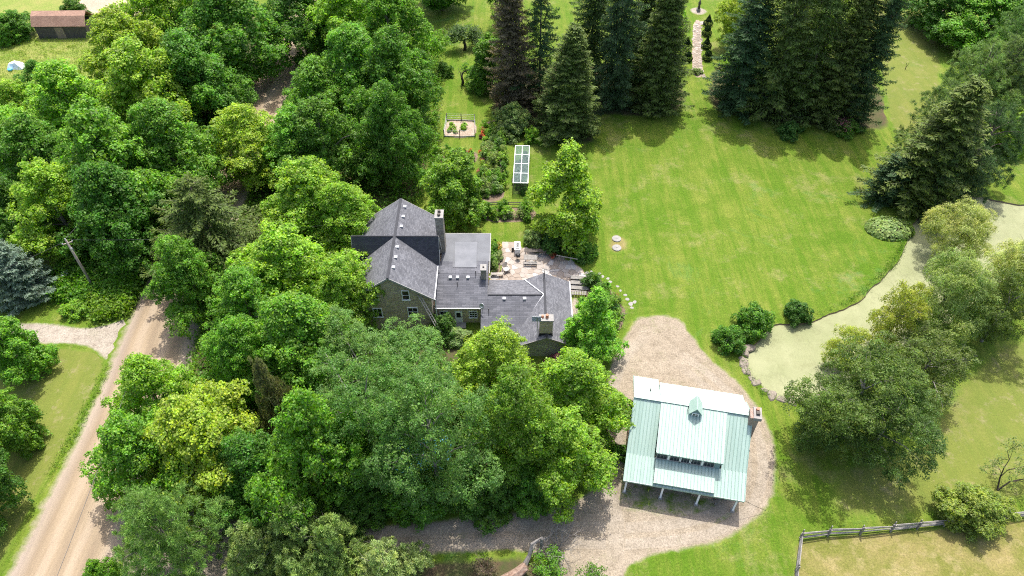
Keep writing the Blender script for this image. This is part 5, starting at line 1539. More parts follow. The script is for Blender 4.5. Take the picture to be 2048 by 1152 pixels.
gnarled(-8.7, 123.0, "gnarled apple tree with a ring of foliage on the far lawn strip", True, 5, 0.3, 1.15)
gnarled(-8.5, 110.8, "nearly bare gnarled apple tree below the leafy one", False, 8, 1.2, 1.0)

# ------------------------------------------------------------------ rail fence
t = thing("rail_fence", "weathered grey split-rail fence enclosing the dry paddock", "fence", (27.1, 29.5, 0))
FP = [(22.6, 15.5), (23.7, 19.5), (24.9, 23.2), (25.8, 26.4), (27.1, 29.55), (29.8, 29.9), (32.9, 30.05), (35.9, 30.35), (38.5, 30.6), (41.2, 30.9), (44.2, 31.2), (47.2, 31.5), (50.2, 31.8), (53.5, 32.1), (57, 32.4)]
for i, (x, y) in enumerate(FP):
    x -= 27.1; y -= 29.5
    for q in (-.13, .13):
        MB().tube([(x + q * .3, y + q, -.1), (x + q * .3 + rnd.uniform(-.04, .04), y + q * 1.1, 1.45 + rnd.uniform(-.1, .15))], [.075, .06], 6).build("post", M["grey_wood"], t)
    if i < len(FP) - 1:
        x2, y2 = FP[i + 1][0] - 27.1, FP[i + 1][1] - 29.5
        for k in range(4):
            z0, z1 = .25 + k * .33 + rnd.uniform(-.05, .05), .22 + k * .25 + rnd.uniform(-.05, .05)
            dx, dy = (x2 - x) * .06, (y2 - y) * .06
            o1, o2 = rnd.uniform(-.07, .07), rnd.uniform(-.07, .07)
            MB().tube([(x - dx, y - dy + o1, z0), ((x + x2) / 2, (y + y2) / 2 + (o1 + o2) / 2, (z0 + z1) / 2 - .02), (x2 + dx, y2 + dy + o2, z1)], [.055, .065, .045], 5).build("rail", M["grey_wood"], t)

# ------------------------------------------------------------------ utility pole and wires
t = thing("utility_pole", "leaning wooden utility pole on the verge above the gravel lane", "utility pole", (-52.2, 61.8, 0))
TOP = (.55, -.5, 9.0)
MB().tube([(0, 0, -.3), (.28, -.25, 4.5), TOP], [.17, .15, .11], 10).build("shaft", M["pole_wood"], t, True)
MB().beam((.1, -.75, 8.5), (1.0, -.2, 8.5), .09, .11).build("crossarm", M["pole_wood"], t)
for p in ((.1, -.75, 8.5), (1.0, -.2, 8.5), (.55, -.5, 9.0)):
    MB().lathe([(.04, 0), (.07, .06), (.04, .12), (.06, .18), (.02, .22)], 8).build("insulator", M["white_metal"], t, loc=(p[0], p[1], p[2] + .03))
MB().lathe([(.14, 7.3), (.15, 7.35), (.15, 7.75), (.12, 7.85)], 10, (.72, -.62)).build("transformer", M["steel"], t)
def wire(a, b, sag, label, r=.022):
    pts = []
    for i in range(25):
        s = i / 24
        pts.append((a[0] + (b[0] - a[0]) * s, a[1] + (b[1] - a[1]) * s, a[2] + (b[2] - a[2]) * s - sag * 4 * s * (1 - s)))
    tag(MB().tube(pts, [r] * 25, 5).build("overhead_wire", M["black_metal"]), label, "wire")
pt = (-51.65, 61.3, 9.15)
wire((-51.2, 61.6, 8.75), (-18.6, 66, 8.0), 1.0, "thin wire from the utility pole into the trees towards the house")
wire(pt, (-45, 125, 10), 1.4, "thin wire from the pole running up along the wood")
wire((-52.1, 61.05, 8.75), (-75, 47, 7.5), .8, "thin wire from the pole towards the left edge over the grey-blue spruce")
wire((-36, 15, 8), (-37.6, 45, 8.5), .6, "thin wire hanging above the pale road edge at the bottom")
wire(glob(10.8, -6.6, 2.7), (24.5, 32.2, .3), .1, "dark cable from the last porch post to the turnaround edge", .02)

# ------------------------------------------------------------------ far shed, meadow odds and ends
t = thing("shed", "dark shed with a brown gambrel roof in the meadow", "shed", (-84.5, 129.0, 0), R_(1))
MB().box(-4.6, 4.8, -1.6, 2.2, 0, 2.5).build("wall", M["dark_wood"], t)
MB().add([(-4.6, -1.6, 2.5), (4.8, -1.6, 2.5), (4.8, -.6, 3.9), (-4.6, -.6, 3.9)], [(0, 1, 2, 3)]).build("upper_wall", M["dark_wood"], t)
MB().slab([(-4.9, -1.9, 2.5), (5.1, -1.9, 2.5), (5.1, -.7, 4.0), (-4.9, -.7, 4.0)], .12).build("roof", M["shed_shingle"], t)
MB().slab([(-4.9, -.7, 4.0), (5.1, -.7, 4.0), (5.1, .4, 4.5), (-4.9, .4, 4.5)], .12).build("roof", M["shed_shingle"], t)
MB().slab([(-4.9, .4, 4.5), (5.1, .4, 4.5), (5.1, 2.5, 2.6), (-4.9, 2.5, 2.6)], .12).build("roof", M["shed_shingle"], t)
d = MB().box(-1.0, .6, -1.68, -1.61, .05, 2.2).build("door", M["brown_board"], t)
MB().box(.35, .45, -1.72, -1.69, 1.0, 1.2).build("handle", M["steel"], d)
t = thing("covered_pile", "low pile under a white tarpaulin with a blue sack in the meadow", "pile", (-88.2, 116.6, 0))
MB().add([(-1.5, -.8, 0), (1.5, -.8, 0), (1.4, .8, 0), (-1.4, .8, 0), (-1.1, -.3, .8), (.2, -.35, 1.1), (1.2, -.2, .7), (1.1, .5, .75), (-.1, .4, 1.15), (-1.1, .4, .8)],
         [(0, 1, 6, 5, 4), (1, 2, 7, 6), (2, 3, 9, 8, 7), (3, 0, 4, 9), (4, 5, 8, 9), (5, 6, 7, 8)]).build("tarpaulin", M["tarp_white"], t)
MB().lathe([(.25, 0), (.42, .2), (.4, .4), (.1, .55)], 10, (-.6, -1.1)).build("sack", M["cyan_cloth"], t)

t = thing("garden_swing", "garden swing seat with a navy two-panel canopy under the trees by the road", "swing seat", (-32.6, 45.0, 0), R_(-3))
for q in (-1, 1):
    MB().slab([(q * .04, -.75, 2.35), (q * .95, -.75, 2.28), (q * .95, .75, 2.32), (q * .04, .75, 2.40)], .04).build("canopy_panel", M["navy_cloth"], t)
for x in (-.95, .95):
    for y in (-.7, .7): MB().beam((x, y * 1.1, 0), (x, y, 2.26), .06).build("leg", M["steel"], t)
for k in range(3): MB().box(-.75, .75, -.3 + k * .2, -.14 + k * .2, .48, .52).build("seat_slat", M["grey_wood"], t)
for k in range(3): MB().box(-.75, .75, .32, .36, .6 + k * .15, .72 + k * .15).build("back_slat", M["grey_wood"], t)
for x in (-.7, .7): MB().beam((x, 0, .5), (x, 0, 2.3), .02).build("hanger", M["steel"], t)

t = thing("paddling_pool", "sky-blue round pool glimpsed through the ash trees", "pool", (-9.3, 38.6, 0))
MB().lathe([(3.1, 0), (3.2, .1), (3.2, .7), (3.05, .72), (3.0, .6)], 28).build("wall", M["cyan_cloth"], t)
MB().lathe([(2.98, .5), (2.98, .55), (.01, .56)], 28).build("liner", M["cyan_cloth"], t)

# dead trunk and bare bush at the drive
t = thing("hollow_trunk", "broken hollow reddish trunk lying beside the drive at the bottom edge", "dead tree", (0.3, 26.0, 0))
g_ = np.random.default_rng(11)
b = MB()
n = 12
pts = [(-2.4, -1.4, .45), (-1.2, -.8, .62), (0.1, -.1, .75), (.95, .5, 1.0)]
b.tube(pts, [.62, .60, .5, .42], n, False)
b.tube([(.95, .5, 1.0), (.8, .38, .9), (.1, -.1, .72)], [.30, .27, .2], n, False)
for i in range(len(b.v)):
    v = b.v[i]; k = g_.normal() * .05
    b.v[i] = (v[0] + k, v[1] + k, v[2] + g_.normal() * .05)
b.build("trunk", M["bark_red"], t)
MB().tube([(.8, .9, 0), (1.3, 1.6, .8), (1.5, 2.2, 1.9), (2.4, 2.6, 2.4)], [.28, .2, .15, .06], 7).build("limb", M["bark_grey"], t)
MB().tube([(1.3, 1.6, .8), (1.9, 2.6, 1.2), (3.2, 3.1, 1.5)], [.14, .1, .04], 6).build("limb", M["bark_grey"], t)
t = thing("snag_post", "upright grey broken stub beside the hollow trunk", "stump", (2.7, 28.6, 0))
MB().tube([(0, 0, -.1), (.02, 0, 1.0), (.05, .03, 2.1)], [.17, .15, .14], 9).build("stub", M["grey_wood"], t)
MB().lathe([(.145, 2.08), (.13, 2.13), (.02, 2.12)], 9, (.05, .03)).build("broken_top", M["pale_wood"], t)

def bare_shrub(x, y, label, h, spread, seed, mat="bark_grey", leaf=None, name="bare_shrub", lean=(0, 0), n0=7, dep=3):
    t = thing(name, label, "shrub" if name == "bare_shrub" else "tree", (x, y, 0))
    g = np.random.default_rng(seed); b = MB(); ends = []
    def grow(p, d, l, r, k):
        q = p + d * l * .5 + g.normal(size=3) * l * .05; e = q + unit(d + g.normal(size=3) * .25) * l * .5
        b.tube([tuple(p), tuple(q), tuple(e)], [r, r * .8, r * .55], 4, False)
        ends.append(e)
        if k:
            for _ in range(3): grow(e if g.random() < .6 else q, unit(d + g.normal(size=3) * .6), l * .68, r * .55, k - 1)
    for i in range(n0):
        a = i * 6.28 / n0 + g.normal() * .3
        grow(np.array([0., 0, 0]), unit(np.array([math.cos(a) * spread + lean[0], math.sin(a) * spread + lean[1], 1.0])), h * .5, .02 + .012 * h, dep)
    b.build("branches", M[mat], t)
    if leaf:
        col, cnt, keep = leaf
        E = np.array(ends); E = E[g.random(len(E)) < keep]
        C = (E[g.integers(len(E), size=cnt)] + g.normal(size=(cnt, 3)) * .16)
        me = leaf_mesh("foliage", C, g.normal(size=C.shape) * .5 + [0, 0, .9], g.normal(size=C.shape), .17, .12, .1, M["leaf"])
        o = put("foliage", me, t); o.color = (*CLR[col], 1)
bare_shrub(4.4, 28.6, "bare twiggy shrub spreading over the drive beside the grey stub", 3.2, .9, 3, leaf=None, n0=8)
bare_shrub(3.4, 26.8, "bright leafy shrub in front of the bare twiggy one at the bottom edge", 1.8, .9, 4, leaf=('fresh', 1500, .9))
bare_shrub(7.0, 25.4, "thin green shrub at the bottom edge right of the hollow trunk", 1.7, 1.0, 6, leaf=('green', 800, .7), n0=6)
bare_shrub(-2.6, 26.6, "brown dead bramble below the shaded drive", 1.2, 1.4, 9, "bark_red", leaf=('brown', 300, .5), n0=10)
bare_shrub(48.0, 34.5, "small dark-stemmed tree with thin foliage behind the low thorn tree", 5.2, .45, 12, "bark_dark", leaf=('silverd', 1300, .6), name="thin_tree", lean=(.35, .3), n0=2, dep=4)

# ------------------------------------------------------------------ trees
TREES = [
 ('maple_tree', 'maple', 4, -57.6, 118.0, 1.27, 1.12, 'yel', 'yellow-green maple cut by the top edge, first right of the brown-roofed shed'),
 ('maple_tree', 'maple', 0, -62.2, 106.6, 1.05, 0.94, 'yel', 'golden-tipped maple just below and right of the brown-roofed shed'),
 ('maple_tree', 'maple', 1, -46.7, 110.9, 1.3, 1.12, 'mid', 'deep green maple at the top edge left of the sunny road gap'),
 ('maple_tree', 'maple', 2, -63.0, 89.8, 1.11, 0.94, 'lime', 'wide golden-green maple beside the weedy meadow'),
 ('maple_tree', 'maple', 3, -52.5, 92.0, 1.29, 1.06, 'lime', 'large bright maple in the middle of the left wood'),
 ('maple_tree', 'maple', 4, -47.1, 96.4, 1.1, 1.0, 'mid', 'mid green maple between the bright wood and the hidden road'),
 ('maple_tree', 'maple', 0, -64.6, 80.4, 0.92, 0.81, 'mid', 'green maple near the left edge below the meadow'),
 ('maple_tree', 'maple', 1, -52.5, 76.3, 1.16, 1.06, 'green', 'broad green maple below the golden-green ones in the left wood'),
 ('maple_tree', 'maple', 2, -46.4, 80.0, 0.99, 0.94, 'green', 'green maple left of the drooping spruce top'),
 ('maple_tree', 'maple', 3, -57.3, 69.6, 0.85, 0.81, 'lime', 'maple with a pale yellow left flank behind the utility pole'),
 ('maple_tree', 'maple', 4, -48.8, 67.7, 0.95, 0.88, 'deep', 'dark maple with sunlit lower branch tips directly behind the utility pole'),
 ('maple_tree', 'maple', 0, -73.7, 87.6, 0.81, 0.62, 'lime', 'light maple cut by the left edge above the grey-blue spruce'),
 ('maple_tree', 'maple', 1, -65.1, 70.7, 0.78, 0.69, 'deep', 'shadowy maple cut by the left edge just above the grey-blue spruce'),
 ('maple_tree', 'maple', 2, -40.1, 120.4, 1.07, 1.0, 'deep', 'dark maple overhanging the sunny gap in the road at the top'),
 ('maple_tree', 'maple', 3, -41.8, 95.7, 0.93, 0.81, 'mid', 'maple on the left side of the road below its sunny gap'),
 ('maple_tree', 'maple', 4, -29.1, 94.3, 0.9, 0.81, 'green', 'maple on the right side of the road below its sunny gap'),
 ('maple_tree', 'maple', 0, -39.9, 84.2, 0.87, 0.75, 'yel', 'yellow-crowned maple above the drooping spruce'),
 ('maple_tree', 'maple', 1, -30.0, 83.0, 0.84, 0.75, 'green', 'green maple right of the yellow-crowned maple over the road'),
 ('maple_tree', 'maple', 2, -25.6, 82.0, 0.9, 0.88, 'mid', 'tall maple between the hidden road and the dark hollow behind the house'),
 ('maple_tree', 'maple', 3, -25.8, 70.3, 0.97, 0.81, 'lime', 'bright maple right of the drooping spruce, behind the house'),
 ('maple_tree', 'maple', 4, -28.0, 118.3, 1.2, 1.06, 'lime', 'lime-topped maple at the top edge left of the far lawn strip'),
 ('maple_tree', 'maple', 0, -20.0, 112.8, 0.96, 1.06, 'green', 'maple bordering the far lawn strip at the top edge'),
 ('maple_tree', 'maple', 1, -17.8, 96.2, 0.95, 1.06, 'mid', 'tall dense maple facing the gnarled apple trees across the lawn'),
 ('maple_tree', 'maple', 2, -23.5, 98.6, 1.07, 1.0, 'green', 'maple behind the tall dense one that faces the apple trees'),
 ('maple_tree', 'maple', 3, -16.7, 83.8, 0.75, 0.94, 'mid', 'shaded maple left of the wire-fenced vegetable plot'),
 ('maple_tree', 'maple', 4, -21.3, 68.2, 0.68, 0.69, 'lime', 'maple pressed against the left gable of the stone house'),
 ('maple_tree', 'maple', 0, -39.6, 58.4, 0.63, 0.75, 'green', 'maple leaning over the dirt road opposite the utility pole'),
 ('maple_tree', 'maple', 1, -25.4, 57.8, 0.94, 0.81, 'lime', 'bright green maple in front of the drooping spruce, left of the house'),
 ('maple_tree', 'maple', 2, -28.8, 52.9, 0.72, 0.75, 'green', 'fresh green maple between road and house, above the navy tarp'),
 ('maple_tree', 'maple', 3, -19.0, 55.5, 0.64, 0.69, 'lime', 'light maple overlapping the front gable of the stone house'),
 ('maple_tree', 'maple', 4, -22.0, 47.2, 0.88, 0.81, 'green', 'maple in the centre of the grove left of the house'),
 ('maple_tree', 'maple', 0, -27.9, 46.0, 0.56, 0.75, 'green', 'maple right beside the navy tarp'),
 ('ash_tree', 'ash', 0, -15.1, 44.9, 0.75, 0.69, 'blue', 'blue-green fine-leaved ash in front of the house ladder'),
 ('ash_tree', 'ash', 1, -9.3, 42.4, 0.77, 0.72, 'blue', 'blue-green ash left of the yellowish linden, in front of the house door'),
 ('ash_tree', 'ash', 2, -7.1, 33.7, 0.79, 1.06, 'blue', 'largest blue-green ash with sky-blue specks showing below it'),
 ('ash_tree', 'ash', 0, -13.4, 36.5, 0.76, 0.94, 'deepb', 'dark ash in the middle of the front grove'),
 ('maple_tree', 'maple', 1, -17.0, 33.7, 0.71, 1.06, 'green', 'maple above the feathery cedars at the shaded drive'),
 ('linden_tree', 'linden', 0, -2.0, 44.5, 0.88, 0.86, 'lind', 'yellow-tinted linden in front of the house chimney with the aerial'),
 ('linden_tree', 'linden', 1, 0.3, 36.4, 0.85, 1.14, 'lindd', 'olive-green linden below the yellow-tinted one'),
 ('maple_tree', 'maple', 2, 5.5, 41.0, 0.74, 0.75, 'lime', 'bright maple right at the gravel turnaround, left of the green-roofed garage'),
 ('maple_tree', 'maple', 3, 5.0, 35.2, 0.66, 0.69, 'lime', 'lowest bright maple overhanging the drive left of the garage'),
 ('cedar_tree', 'cedar', 1, -23.8, 41.1, 0.57, 1.5, 'sprt', 'thin browning conifer inside the grove'),
 ('maple_tree', 'maple', 4, -35.6, 41.7, 0.62, 0.69, 'lime', 'maple with yellowish tufts reaching over the road below the gravel lane'),
 ('maple_tree', 'maple', 0, -28.8, 35.8, 0.87, 0.81, 'yel', 'large yellow-tipped maple beside the road near the bottom'),
 ('maple_tree', 'maple', 1, -34.3, 34.3, 0.69, 0.75, 'green', 'maple whose long branch reaches farthest over the road'),
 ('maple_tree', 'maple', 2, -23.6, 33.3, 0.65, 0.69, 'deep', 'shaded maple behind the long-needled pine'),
 ('pine_tree', 'pine', 0, -29.1, 26.4, 0.88, 0.93, 'pine', 'long-needled pine at the roadside bottom corner'),
 ('cedar_tree', 'cedar', 0, -19.0, 28.1, 1.07, 1.12, 'cedar', 'tallest feathery cedar beside the shaded drive'),
 ('cedar_tree', 'cedar', 1, -15.5, 27.2, 0.87, 1.0, 'cedar', 'feathery cedar next to the tallest one, on its drive side'),
 ('cedar_tree', 'cedar', 0, -11.0, 25.4, 0.89, 0.88, 'cedarp', 'pale feathery cedar at the bottom edge where the drive emerges'),
 ('cedar_tree', 'cedar', 1, -22.7, 26.5, 0.87, 1.0, 'cedar', 'feathery cedar between the pine and the tallest cedar'),
 ('maple_tree', 'round', 0, -35.7, 24.9, 0.39, 0.59, 'green', 'small bright sapling poking up at the bottom edge of the road'),
 ('maple_tree', 'round', 1, -54.4, 48.7, 0.84, 0.94, 'green', 'dense rounded maple on the verge below the gravel lane'),
 ('maple_tree', 'round', 0, -50.6, 40.1, 0.75, 0.94, 'green', 'second rounded maple on the verge, cut by the left edge'),
 ('maple_tree', 'maple', 3, -49.9, 31.9, 0.6, 0.69, 'deep', 'maple mostly outside the frame shading the verge bottom corner'),
 ('blue_spruce', 'bluespruce', 0, -60.1, 60.9, 1.06, 1.12, 'bspr', 'grey-blue spruce at the left edge beside the utility pole lawn'),
 ('maple_tree', 'round', 1, -8.3, 75.6, 1.2, 1.18, 'green', 'rounded bright tree behind the tall stone chimney of the house'),
 ('linden_tree', 'cone', 0, 7.1, 72.2, 1.38, 1.17, 'lime', 'tall cone-shaped linden above the patio'),
 ('linden_tree', 'cone', 1, 9.1, 52.1, 0.88, 0.83, 'fresh', 'cone-shaped fresh green tree between the house and the turnaround'),
 ('maple_tree', 'round', 0, -19.9, 32.4, 0.7, 0.71, 'mid', 'low maple behind the feathery cedars at the shaded drive'),
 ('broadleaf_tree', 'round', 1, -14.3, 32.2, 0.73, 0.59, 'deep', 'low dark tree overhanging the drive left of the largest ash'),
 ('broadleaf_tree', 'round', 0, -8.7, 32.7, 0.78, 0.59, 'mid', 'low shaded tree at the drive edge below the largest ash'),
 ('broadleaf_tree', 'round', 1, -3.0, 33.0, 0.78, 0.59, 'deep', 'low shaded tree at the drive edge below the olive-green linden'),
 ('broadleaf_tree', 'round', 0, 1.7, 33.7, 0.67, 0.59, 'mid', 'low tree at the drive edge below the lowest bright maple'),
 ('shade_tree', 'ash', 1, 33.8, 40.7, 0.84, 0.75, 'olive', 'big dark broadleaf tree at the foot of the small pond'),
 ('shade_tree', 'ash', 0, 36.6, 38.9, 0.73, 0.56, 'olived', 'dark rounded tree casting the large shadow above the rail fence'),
 ('shade_tree', 'loose', 0, 31.2, 40.1, 0.62, 0.6, 'olived', 'low grey-green tree at the stone end of the small pond'),
 ('locust_tree', 'loose', 1, 42.5, 52.1, 0.64, 1.0, 'gold', 'golden feathery locust beside the duckweed channel'),
 ('locust_tree', 'loose', 0, 37.6, 50.0, 0.59, 0.55, 'gold', 'golden low tree leaning out over the small pond'),
 ('willow_tree', 'willow', 0, 56.4, 67.2, 0.71, 0.82, 'silver', 'silvery willow standing in the duckweed channel'),
 ('willow_tree', 'willow', 1, 49.4, 54.6, 0.95, 1.0, 'silverd', 'grey-green willow below the silvery one'),
 ('willow_tree', 'willow', 0, 57.9, 58.1, 0.69, 1.0, 'silver', 'willow cut by the right edge beside the channel'),
 ('locust_tree', 'loose', 1, 43.9, 46.3, 0.95, 0.8, 'olive', 'thin tree with bare outer twigs right of the big dark tree'),
 ('shade_tree', 'ash', 2, 55.1, 53.6, 0.53, 0.62, 'olive', 'shade tree cut by the right edge over the dark lawn shadow'),
 ('hawthorn_tree', 'round', 0, 43.6, 31.7, 0.78, 0.47, 'oliveb', 'low spreading thorn tree beside the rail fence'),
 ('maple_tree', 'maple', 4, 86.6, 124.5, 1.27, 0.69, 'green', 'bright maple at the top right above the dark pines'),
 ('maple_tree', 'maple', 0, 80.1, 131.0, 1.05, 0.62, 'deep', 'dark maple at the top edge behind the closed white parasols'),
 ('pine_tree', 'pine', 1, 70.8, 98.5, 1.08, 1.0, 'bpine', 'blue-green pine right of the far mown strip'),
 ('pine_tree', 'pine', 0, 75.5, 99.5, 1.08, 1.0, 'bpine', 'pine near the top of the right edge'),
 ('pine_tree', 'pine', 1, 65.5, 83.7, 1.05, 0.93, 'pined', 'shaded pine behind the dark channel spruce'),
 ('pine_tree', 'pine', 0, 86.4, 114.1, 1.02, 0.93, 'bpine', 'pine cut by the right edge at the top'),
 ('shrub_tree', 'round', 0, 76.5, 91.9, 0.85, 0.71, 'lime', 'lime shrub tree at the right edge behind the pines'),
 ('pine_tree', 'pine', 0, 63.0, 88.7, 0.98, 0.93, 'bpine', 'pine directly behind the channel spruce'),
 ('pine_tree', 'pine', 1, 61.6, 78.8, 0.85, 0.71, 'pined', 'low pine on the channel side right of the dark spruce'),
 ('spruce_tree', 'spruce', 4, 58.8, 79.3, 1.27, 0.78, 'spr', 'ragged spruce right of the channel spruce'),
 ('pine_tree', 'pine', 1, 78.9, 99.0, 0.85, 0.86, 'bpine', 'pine cut by the right edge above the lime shrub tree'),
 ('pine_tree', 'pine', 0, 57.3, 85.3, 0.55, 0.5, 'bpine', 'bluish pine left of the channel spruce at the lawn edge'),
 ('broadleaf_tree', 'round', 1, -3.3, 110.2, 1.09, 1.06, 'mid', 'leafy tree right of the gnarled apple trees'),
 ('broadleaf_tree', 'linden', 0, 27.9, 118.6, 0.7, 0.79, 'lime', 'leafy tree left of the stone garden path'),
 ('broadleaf_tree', 'linden', 1, 41.4, 124.3, 0.86, 0.79, 'yel', 'yellow-green tree right of the stone garden path'),
 ('broadleaf_tree', 'linden', 0, 38.1, 109.4, 0.6, 0.64, 'lime', 'leafy green tree beside the topiary bushes'),
 ('broadleaf_tree', 'maple', 1, -14.0, 139.2, 0.91, 0.75, 'deep', 'dark tree at the top edge left of the far lawn strip'),
 ('broadleaf_tree', 'loose', 1, -1.3, 132.5, 1.04, 1.4, 'deep', 'dark broadleaf tree at the top edge behind the brown spruce'),
 ('broadleaf_tree', 'round', 0, 0.1, 97.2, 0.67, 0.53, 'bushb', 'grey-green small tree at the head of the glazed cage'),
 ('broadleaf_tree', 'round', 0, -92.7, 127.7, 0.84, 0.59, 'mid', 'shrubby tree left of the brown-roofed shed'),
 ('broadleaf_tree', 'round', 1, -83.6, 132.8, 0.72, 0.59, 'deep', 'grey shrubby tree hiding the right end of the shed'),
 ('broadleaf_tree', 'round', 1, -94.1, 126.7, 0.79, 0.59, 'green', 'small tree at the left edge above the meadow'),
 ('broadleaf_tree', 'maple', 1, -80.2, 109.7, 0.41, 0.31, 'mid', 'small dark tree standing in the weedy meadow'),
 ('broadleaf_tree', 'round', 0, -78.2, 99.5, 0.95, 0.82, 'lime', 'lime bushy tree at the bottom of the meadow'),
 ('spruce_tree', 'spruce', 0, 0.5, 103.6, 1.09, 1.42, 'brown', 'dying brown spruce beside the orchard'),
 ('spruce_tree', 'spruce', 3, 4.5, 105.2, 0.94, 1.5, 'sprd', 'narrow dark spruce right of the dying brown one'),
 ('spruce_tree', 'spruce', 2, 8.3, 96.4, 1.44, 1.0, 'sprl', 'full sunlit spruce directly behind the cone-shaped linden'),
 ('spruce_tree', 'spruce', 1, 12.7, 109.9, 1.07, 1.42, 'spr', 'dark spruce behind the full sunlit spruce'),
 ('spruce_tree', 'spruce', 4, 16.9, 104.1, 1.14, 1.58, 'sprd', 'leftmost tall spruce of the dark pair above the lawn'),
 ('spruce_tree', 'spruce', 2, 23.7, 103.6, 1.29, 1.34, 'sprl', 'rightmost spruce of the dark pair, nearest the stone path'),
 ('spruce_tree', 'spruce', 0, 21.8, 111.5, 1.14, 1.58, 'spr', 'spruce standing behind the dark pair above the lawn'),
 ('spruce_tree', 'spruce', 4, 36.9, 103.2, 1.29, 1.26, 'sprd', 'leftmost spruce of the dark group right of the stone path'),
 ('spruce_tree', 'spruce', 1, 42.3, 101.7, 1.33, 1.5, 'sprl', 'second spruce from the stone path in the right dark group'),
 ('spruce_tree', 'spruce', 3, 46.9, 102.0, 1.23, 1.58, 'sprl', 'yellowish spruce in the middle of the right dark group'),
 ('spruce_tree', 'spruce', 2, 50.6, 99.9, 1.17, 1.42, 'sprl', 'spruce behind the pink-flowering shrub'),
 ('spruce_tree', 'spruce', 0, 54.5, 99.1, 0.91, 1.5, 'sprd', 'rightmost slim spruce of the dark group at the mown strip'),
 ('spruce_tree', 'spruce', 4, 47.5, 110.7, 1.29, 1.5, 'spr', 'spruce in the back row of the right dark group'),
 ('spruce_tree', 'spruce', 1, 52.0, 111.0, 1.19, 1.5, 'spr', 'back-row spruce near the slim rightmost one'),
 ('spruce_tree', 'spruce', 0, 57.1, 79.6, 1.65, 1.06, 'sprl', 'dark channel spruce right of the big-leaved hydrangea'),
 ('spruce_tree', 'spruce', 3, 53.4, 80.1, 0.89, 0.39, 'sprd', 'short dark spruce at the left foot of the channel spruce'),
 ('norway_spruce', 'norway', 0, -36.8, 65.0, 1.17, 1.0, 'nor', 'sparse drooping spruce with grey bare twigs left of the house'),
]

for nm, kind, var, x, y, sx, sz, col, lab in TREES:
    if abs(x + 41.6) < 4.3 and y > 50: x = -46.6 if x < -41 else -37.0
    grp = {"maple": "maples around the house and road", "ash": "ash trees of the front grove", "spruce": "dark spruces behind the lawn", "pine": "pines on the right"}.get(kind)
    plant(nm, kind, var, x, y, sx, sz, col, lab, "tree", grp)

# shrubs standing alone
for x, y, s, sz, col, lab in (
    (28.6, 55.4, 1.25, 1.35, 'bushg', "larger round clipped bush at the left tip of the small pond"),
    (25.2, 52.9, 1.05, 1.05, 'bushg', "smaller round bush between the drive and the pond"),
    (34.2, 57.2, .95, .95, 'bushd', "dark round bush where the duckweed channel meets the small pond"),
    (-0.2, 95.4, 1.2, 1.1, 'bushb', "grey-green shrub beside the head of the glazed cage"),
    (3.2, 94.2, .9, .9, 'lime', "lime green shrub above the glazed cage"),
    (5.2, 69.3, 1.0, 1.0, 'bushd', "dark blue-green shrub behind the long patio table"),
    (7.2, 69.6, 1.3, 1.1, 'bushd', "broad dark shrub in the shade of the cone-shaped linden"),
    (3.0, 70.2, .9, .9, 'bushb', "greyish shrub between the white counter and the long table"),
    (9.6, 67.8, .9, .8, 'green', "green shrub at the end of the handrail"),
    (11.0, 43.6, .95, .95, 'bushg', "taller shrub against the left wall of the garage"),
    (10.9, 38.4, .62, .6, 'bushg', "small shrub near the front corner of the garage"),
    (-52.7, 57.9, .95, .65, 'lime', "bright arching fern clump on the verge above the gravel lane"),
    (-11.8, 114.5, .9, .75, 'bushg', "low shrub at the wood's edge between the two gnarled apple trees"),
    (43.5, 95.6, 1.0, .9, 'bushd', "dark shrub at the foot of the right spruce group"),
    (-8.1, 54.4, 1.0, 1.3, 'bushd', "climbing dark shrub beside the ladder at the house wall"),
    (5.2, 49.3, 1.0, .8, 'purple', "purple-leaved shrub below the front gable of the right wing"),
    (-6.5, 53.8, .9, .6, 'bushb', "low pale shrub under the house windows"),
    (32.6, 114.6, .5, .35, 'bushb', "small grey tuft at the near end of the stone path"),
):
    plant("round_bush", 'bush', rnd.randrange(3), x, y, s, sz, col, lab, "shrub")
t = plant("flowering_shrub", 'bush', 1, 52.8, 96.2, 1.0, .9, 'bushg', "pink-flowering shrub at the foot of the right spruce group", "shrub")
g_ = np.random.default_rng(3)
P = np.stack([g_.normal(size=420) * .75, g_.normal(size=420) * .6 + .4, 1.7 + g_.random(420) * .9], 1)
o = put("blossom", leaf_mesh("blossom", P, g_.normal(size=P.shape) + [0, 0, 1], g_.normal(size=P.shape), .16, .14, .1, M["flower"]), t); o.color = (*CLR['pink'], 1)

# big-leaved hydrangea mound beside the channel
t = thing("hydrangea_mound", "low mound of large pale leaves at the bend of the channel", "shrub", (51.4, 73.2, 0))
n = 1500
u = g_.random(n); a = g_.random(n) * 6.283; th = np.arccos(1 - u)
P = np.stack([3.2 * np.sin(th) * np.cos(a), 2.3 * np.sin(th) * np.sin(a), 1.25 * np.cos(th) + .05], 1)
nr = unit(P * np.array([1, 1, 2.5]) + [0, 0, .6])
o = put("foliage", leaf_mesh("foliage", P + g_.normal(size=P.shape) * .05, nr + g_.normal(size=P.shape) * .22, P * [1, 1, 0] + g_.normal(size=P.shape) * .6, .42, .36, .08, M["leaf"]), t); o.color = (*CLR['hosta'], 1)
MB().lathe([(2.0, 0), (1.9, .5), (1.2, .9), (.1, 1.0)], 16).build("stem", M["bark_dark"], t)

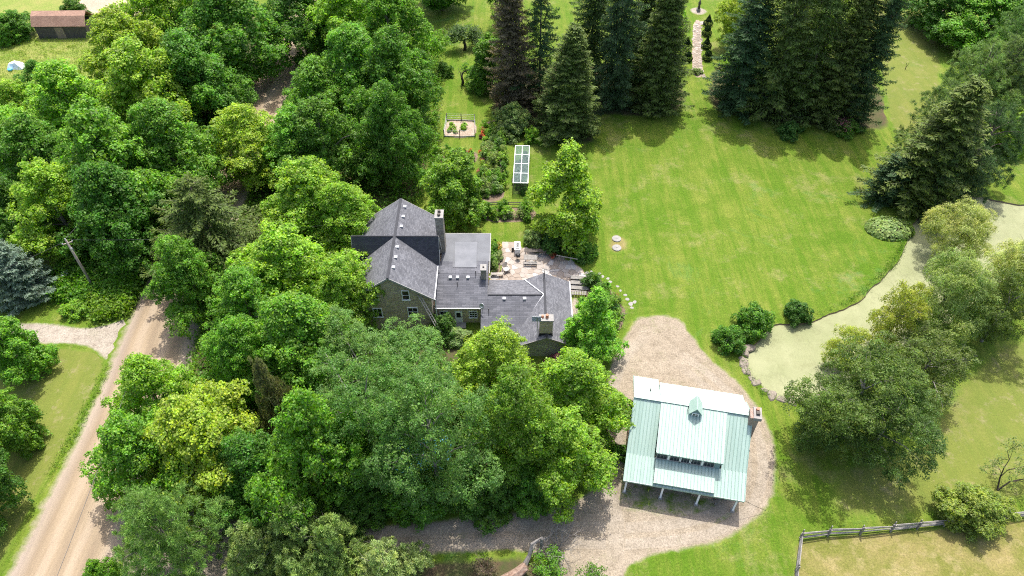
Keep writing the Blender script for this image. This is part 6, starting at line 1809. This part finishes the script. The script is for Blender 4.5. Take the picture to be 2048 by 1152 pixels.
# ------------------------------------------------------------------ undergrowth nobody could count
def scatter(name, label, polys, n, size, cols, seed, hgt=.5, upright=.3, leafs=6, spread=.3, mat="leaf"):
    g = np.random.default_rng(seed)
    for pi, (poly, w) in enumerate(polys):
        P = []
        xs = [p[0] for p in poly]; ys = [p[1] for p in poly]
        N = int(n * w)
        cand = np.stack([g.uniform(min(xs), max(xs), N * 4), g.uniform(min(ys), max(ys), N * 4)], 1)
        ok = np.array([inside(c, poly) for c in cand])
        P = cand[ok][:N]
        hh = hgt * (0.3 + 0.9 * g.random(len(P)))
        C = np.concatenate([np.repeat(P, leafs, 0) + g.normal(size=(len(P) * leafs, 2)) * spread, (np.repeat(hh, leafs) * g.random(len(P) * leafs))[:, None] + .03], 1)
        up = np.array([0, 0, 1.0])
        Nn = unit(g.normal(size=C.shape) * (.3 + upright) + up * (1 - upright))
        D = g.normal(size=C.shape) + up * upright * 2
        me = leaf_mesh(name, C, Nn, D, size[0] * (.6 + .8 * g.random(len(C))), size[1] * (.6 + .8 * g.random(len(C))), .1, M[mat])
        o = put(name, me); o.color = (*CLR[cols[pi % len(cols)]], 1)
        tag(o, label[pi] if isinstance(label, list) else label, None, None, "stuff")

scatter("undergrowth", ["ferns and weeds on the shaded bank behind the utility pole", "low plants under the left wood", "low plants under the grove beside the house", "weedy fringe along the far bend of the lane"],
        [([(-57.5, 60.2), (-46.8, 59.2), (-46.4, 66), (-58, 67)], .45), ([(-80, 70), (-47, 67), (-46.5, 110), (-64, 110), (-80, 96)], .7), ([(-37, 128), (-13, 128), (-11, 82), (-20, 70), (-20, 54), (6, 48), (7, 38), (-6, 34), (-20, 33), (-33, 37), (-37, 46)], 1.0),
         ([(-52, 60), (-46.5, 59.5), (-46.6, 57.5), (-50, 56.6)], .06)], 11000, (.34, .22), ['fresh', 'green', 'green', 'lime'], 31, 1.7, .3, 7, .4)
scatter("tall_grass", ["tall weeds and grasses of the meadow by the shed", "rough grass along the left side of the road", "rough grass along the right pond bank", "rough grass along the near pond bank"],
        [([(-66, 112), (-70, 104), (-80, 96), (-98, 93), (-110, 96), (-110, 127), (-68, 127)], 1.0), ([(-46.6, 36), (-45.9, 36), (-45.4, 47), (-45.6, 50), (-46.2, 50)], .02), ([(37, 57.6), (42, 59.8), (46, 63.0), (50.5, 67), (53, 71), (52.2, 71), (49.5, 67.2), (45.2, 63.2), (41.5, 60.1), (37, 58)], .08),
         ([(26.2, 52), (26.2, 48.6), (27.5, 46.0), (30.2, 44.6), (34, 44.6), (34, 45.2), (30.2, 45.1), (27.9, 46.4), (26.8, 48.7), (26.8, 52)], .025)], 7000, (.42, .05), ['yel', 'lime', 'green', 'green'], 32, .5, .75, 6, .22)
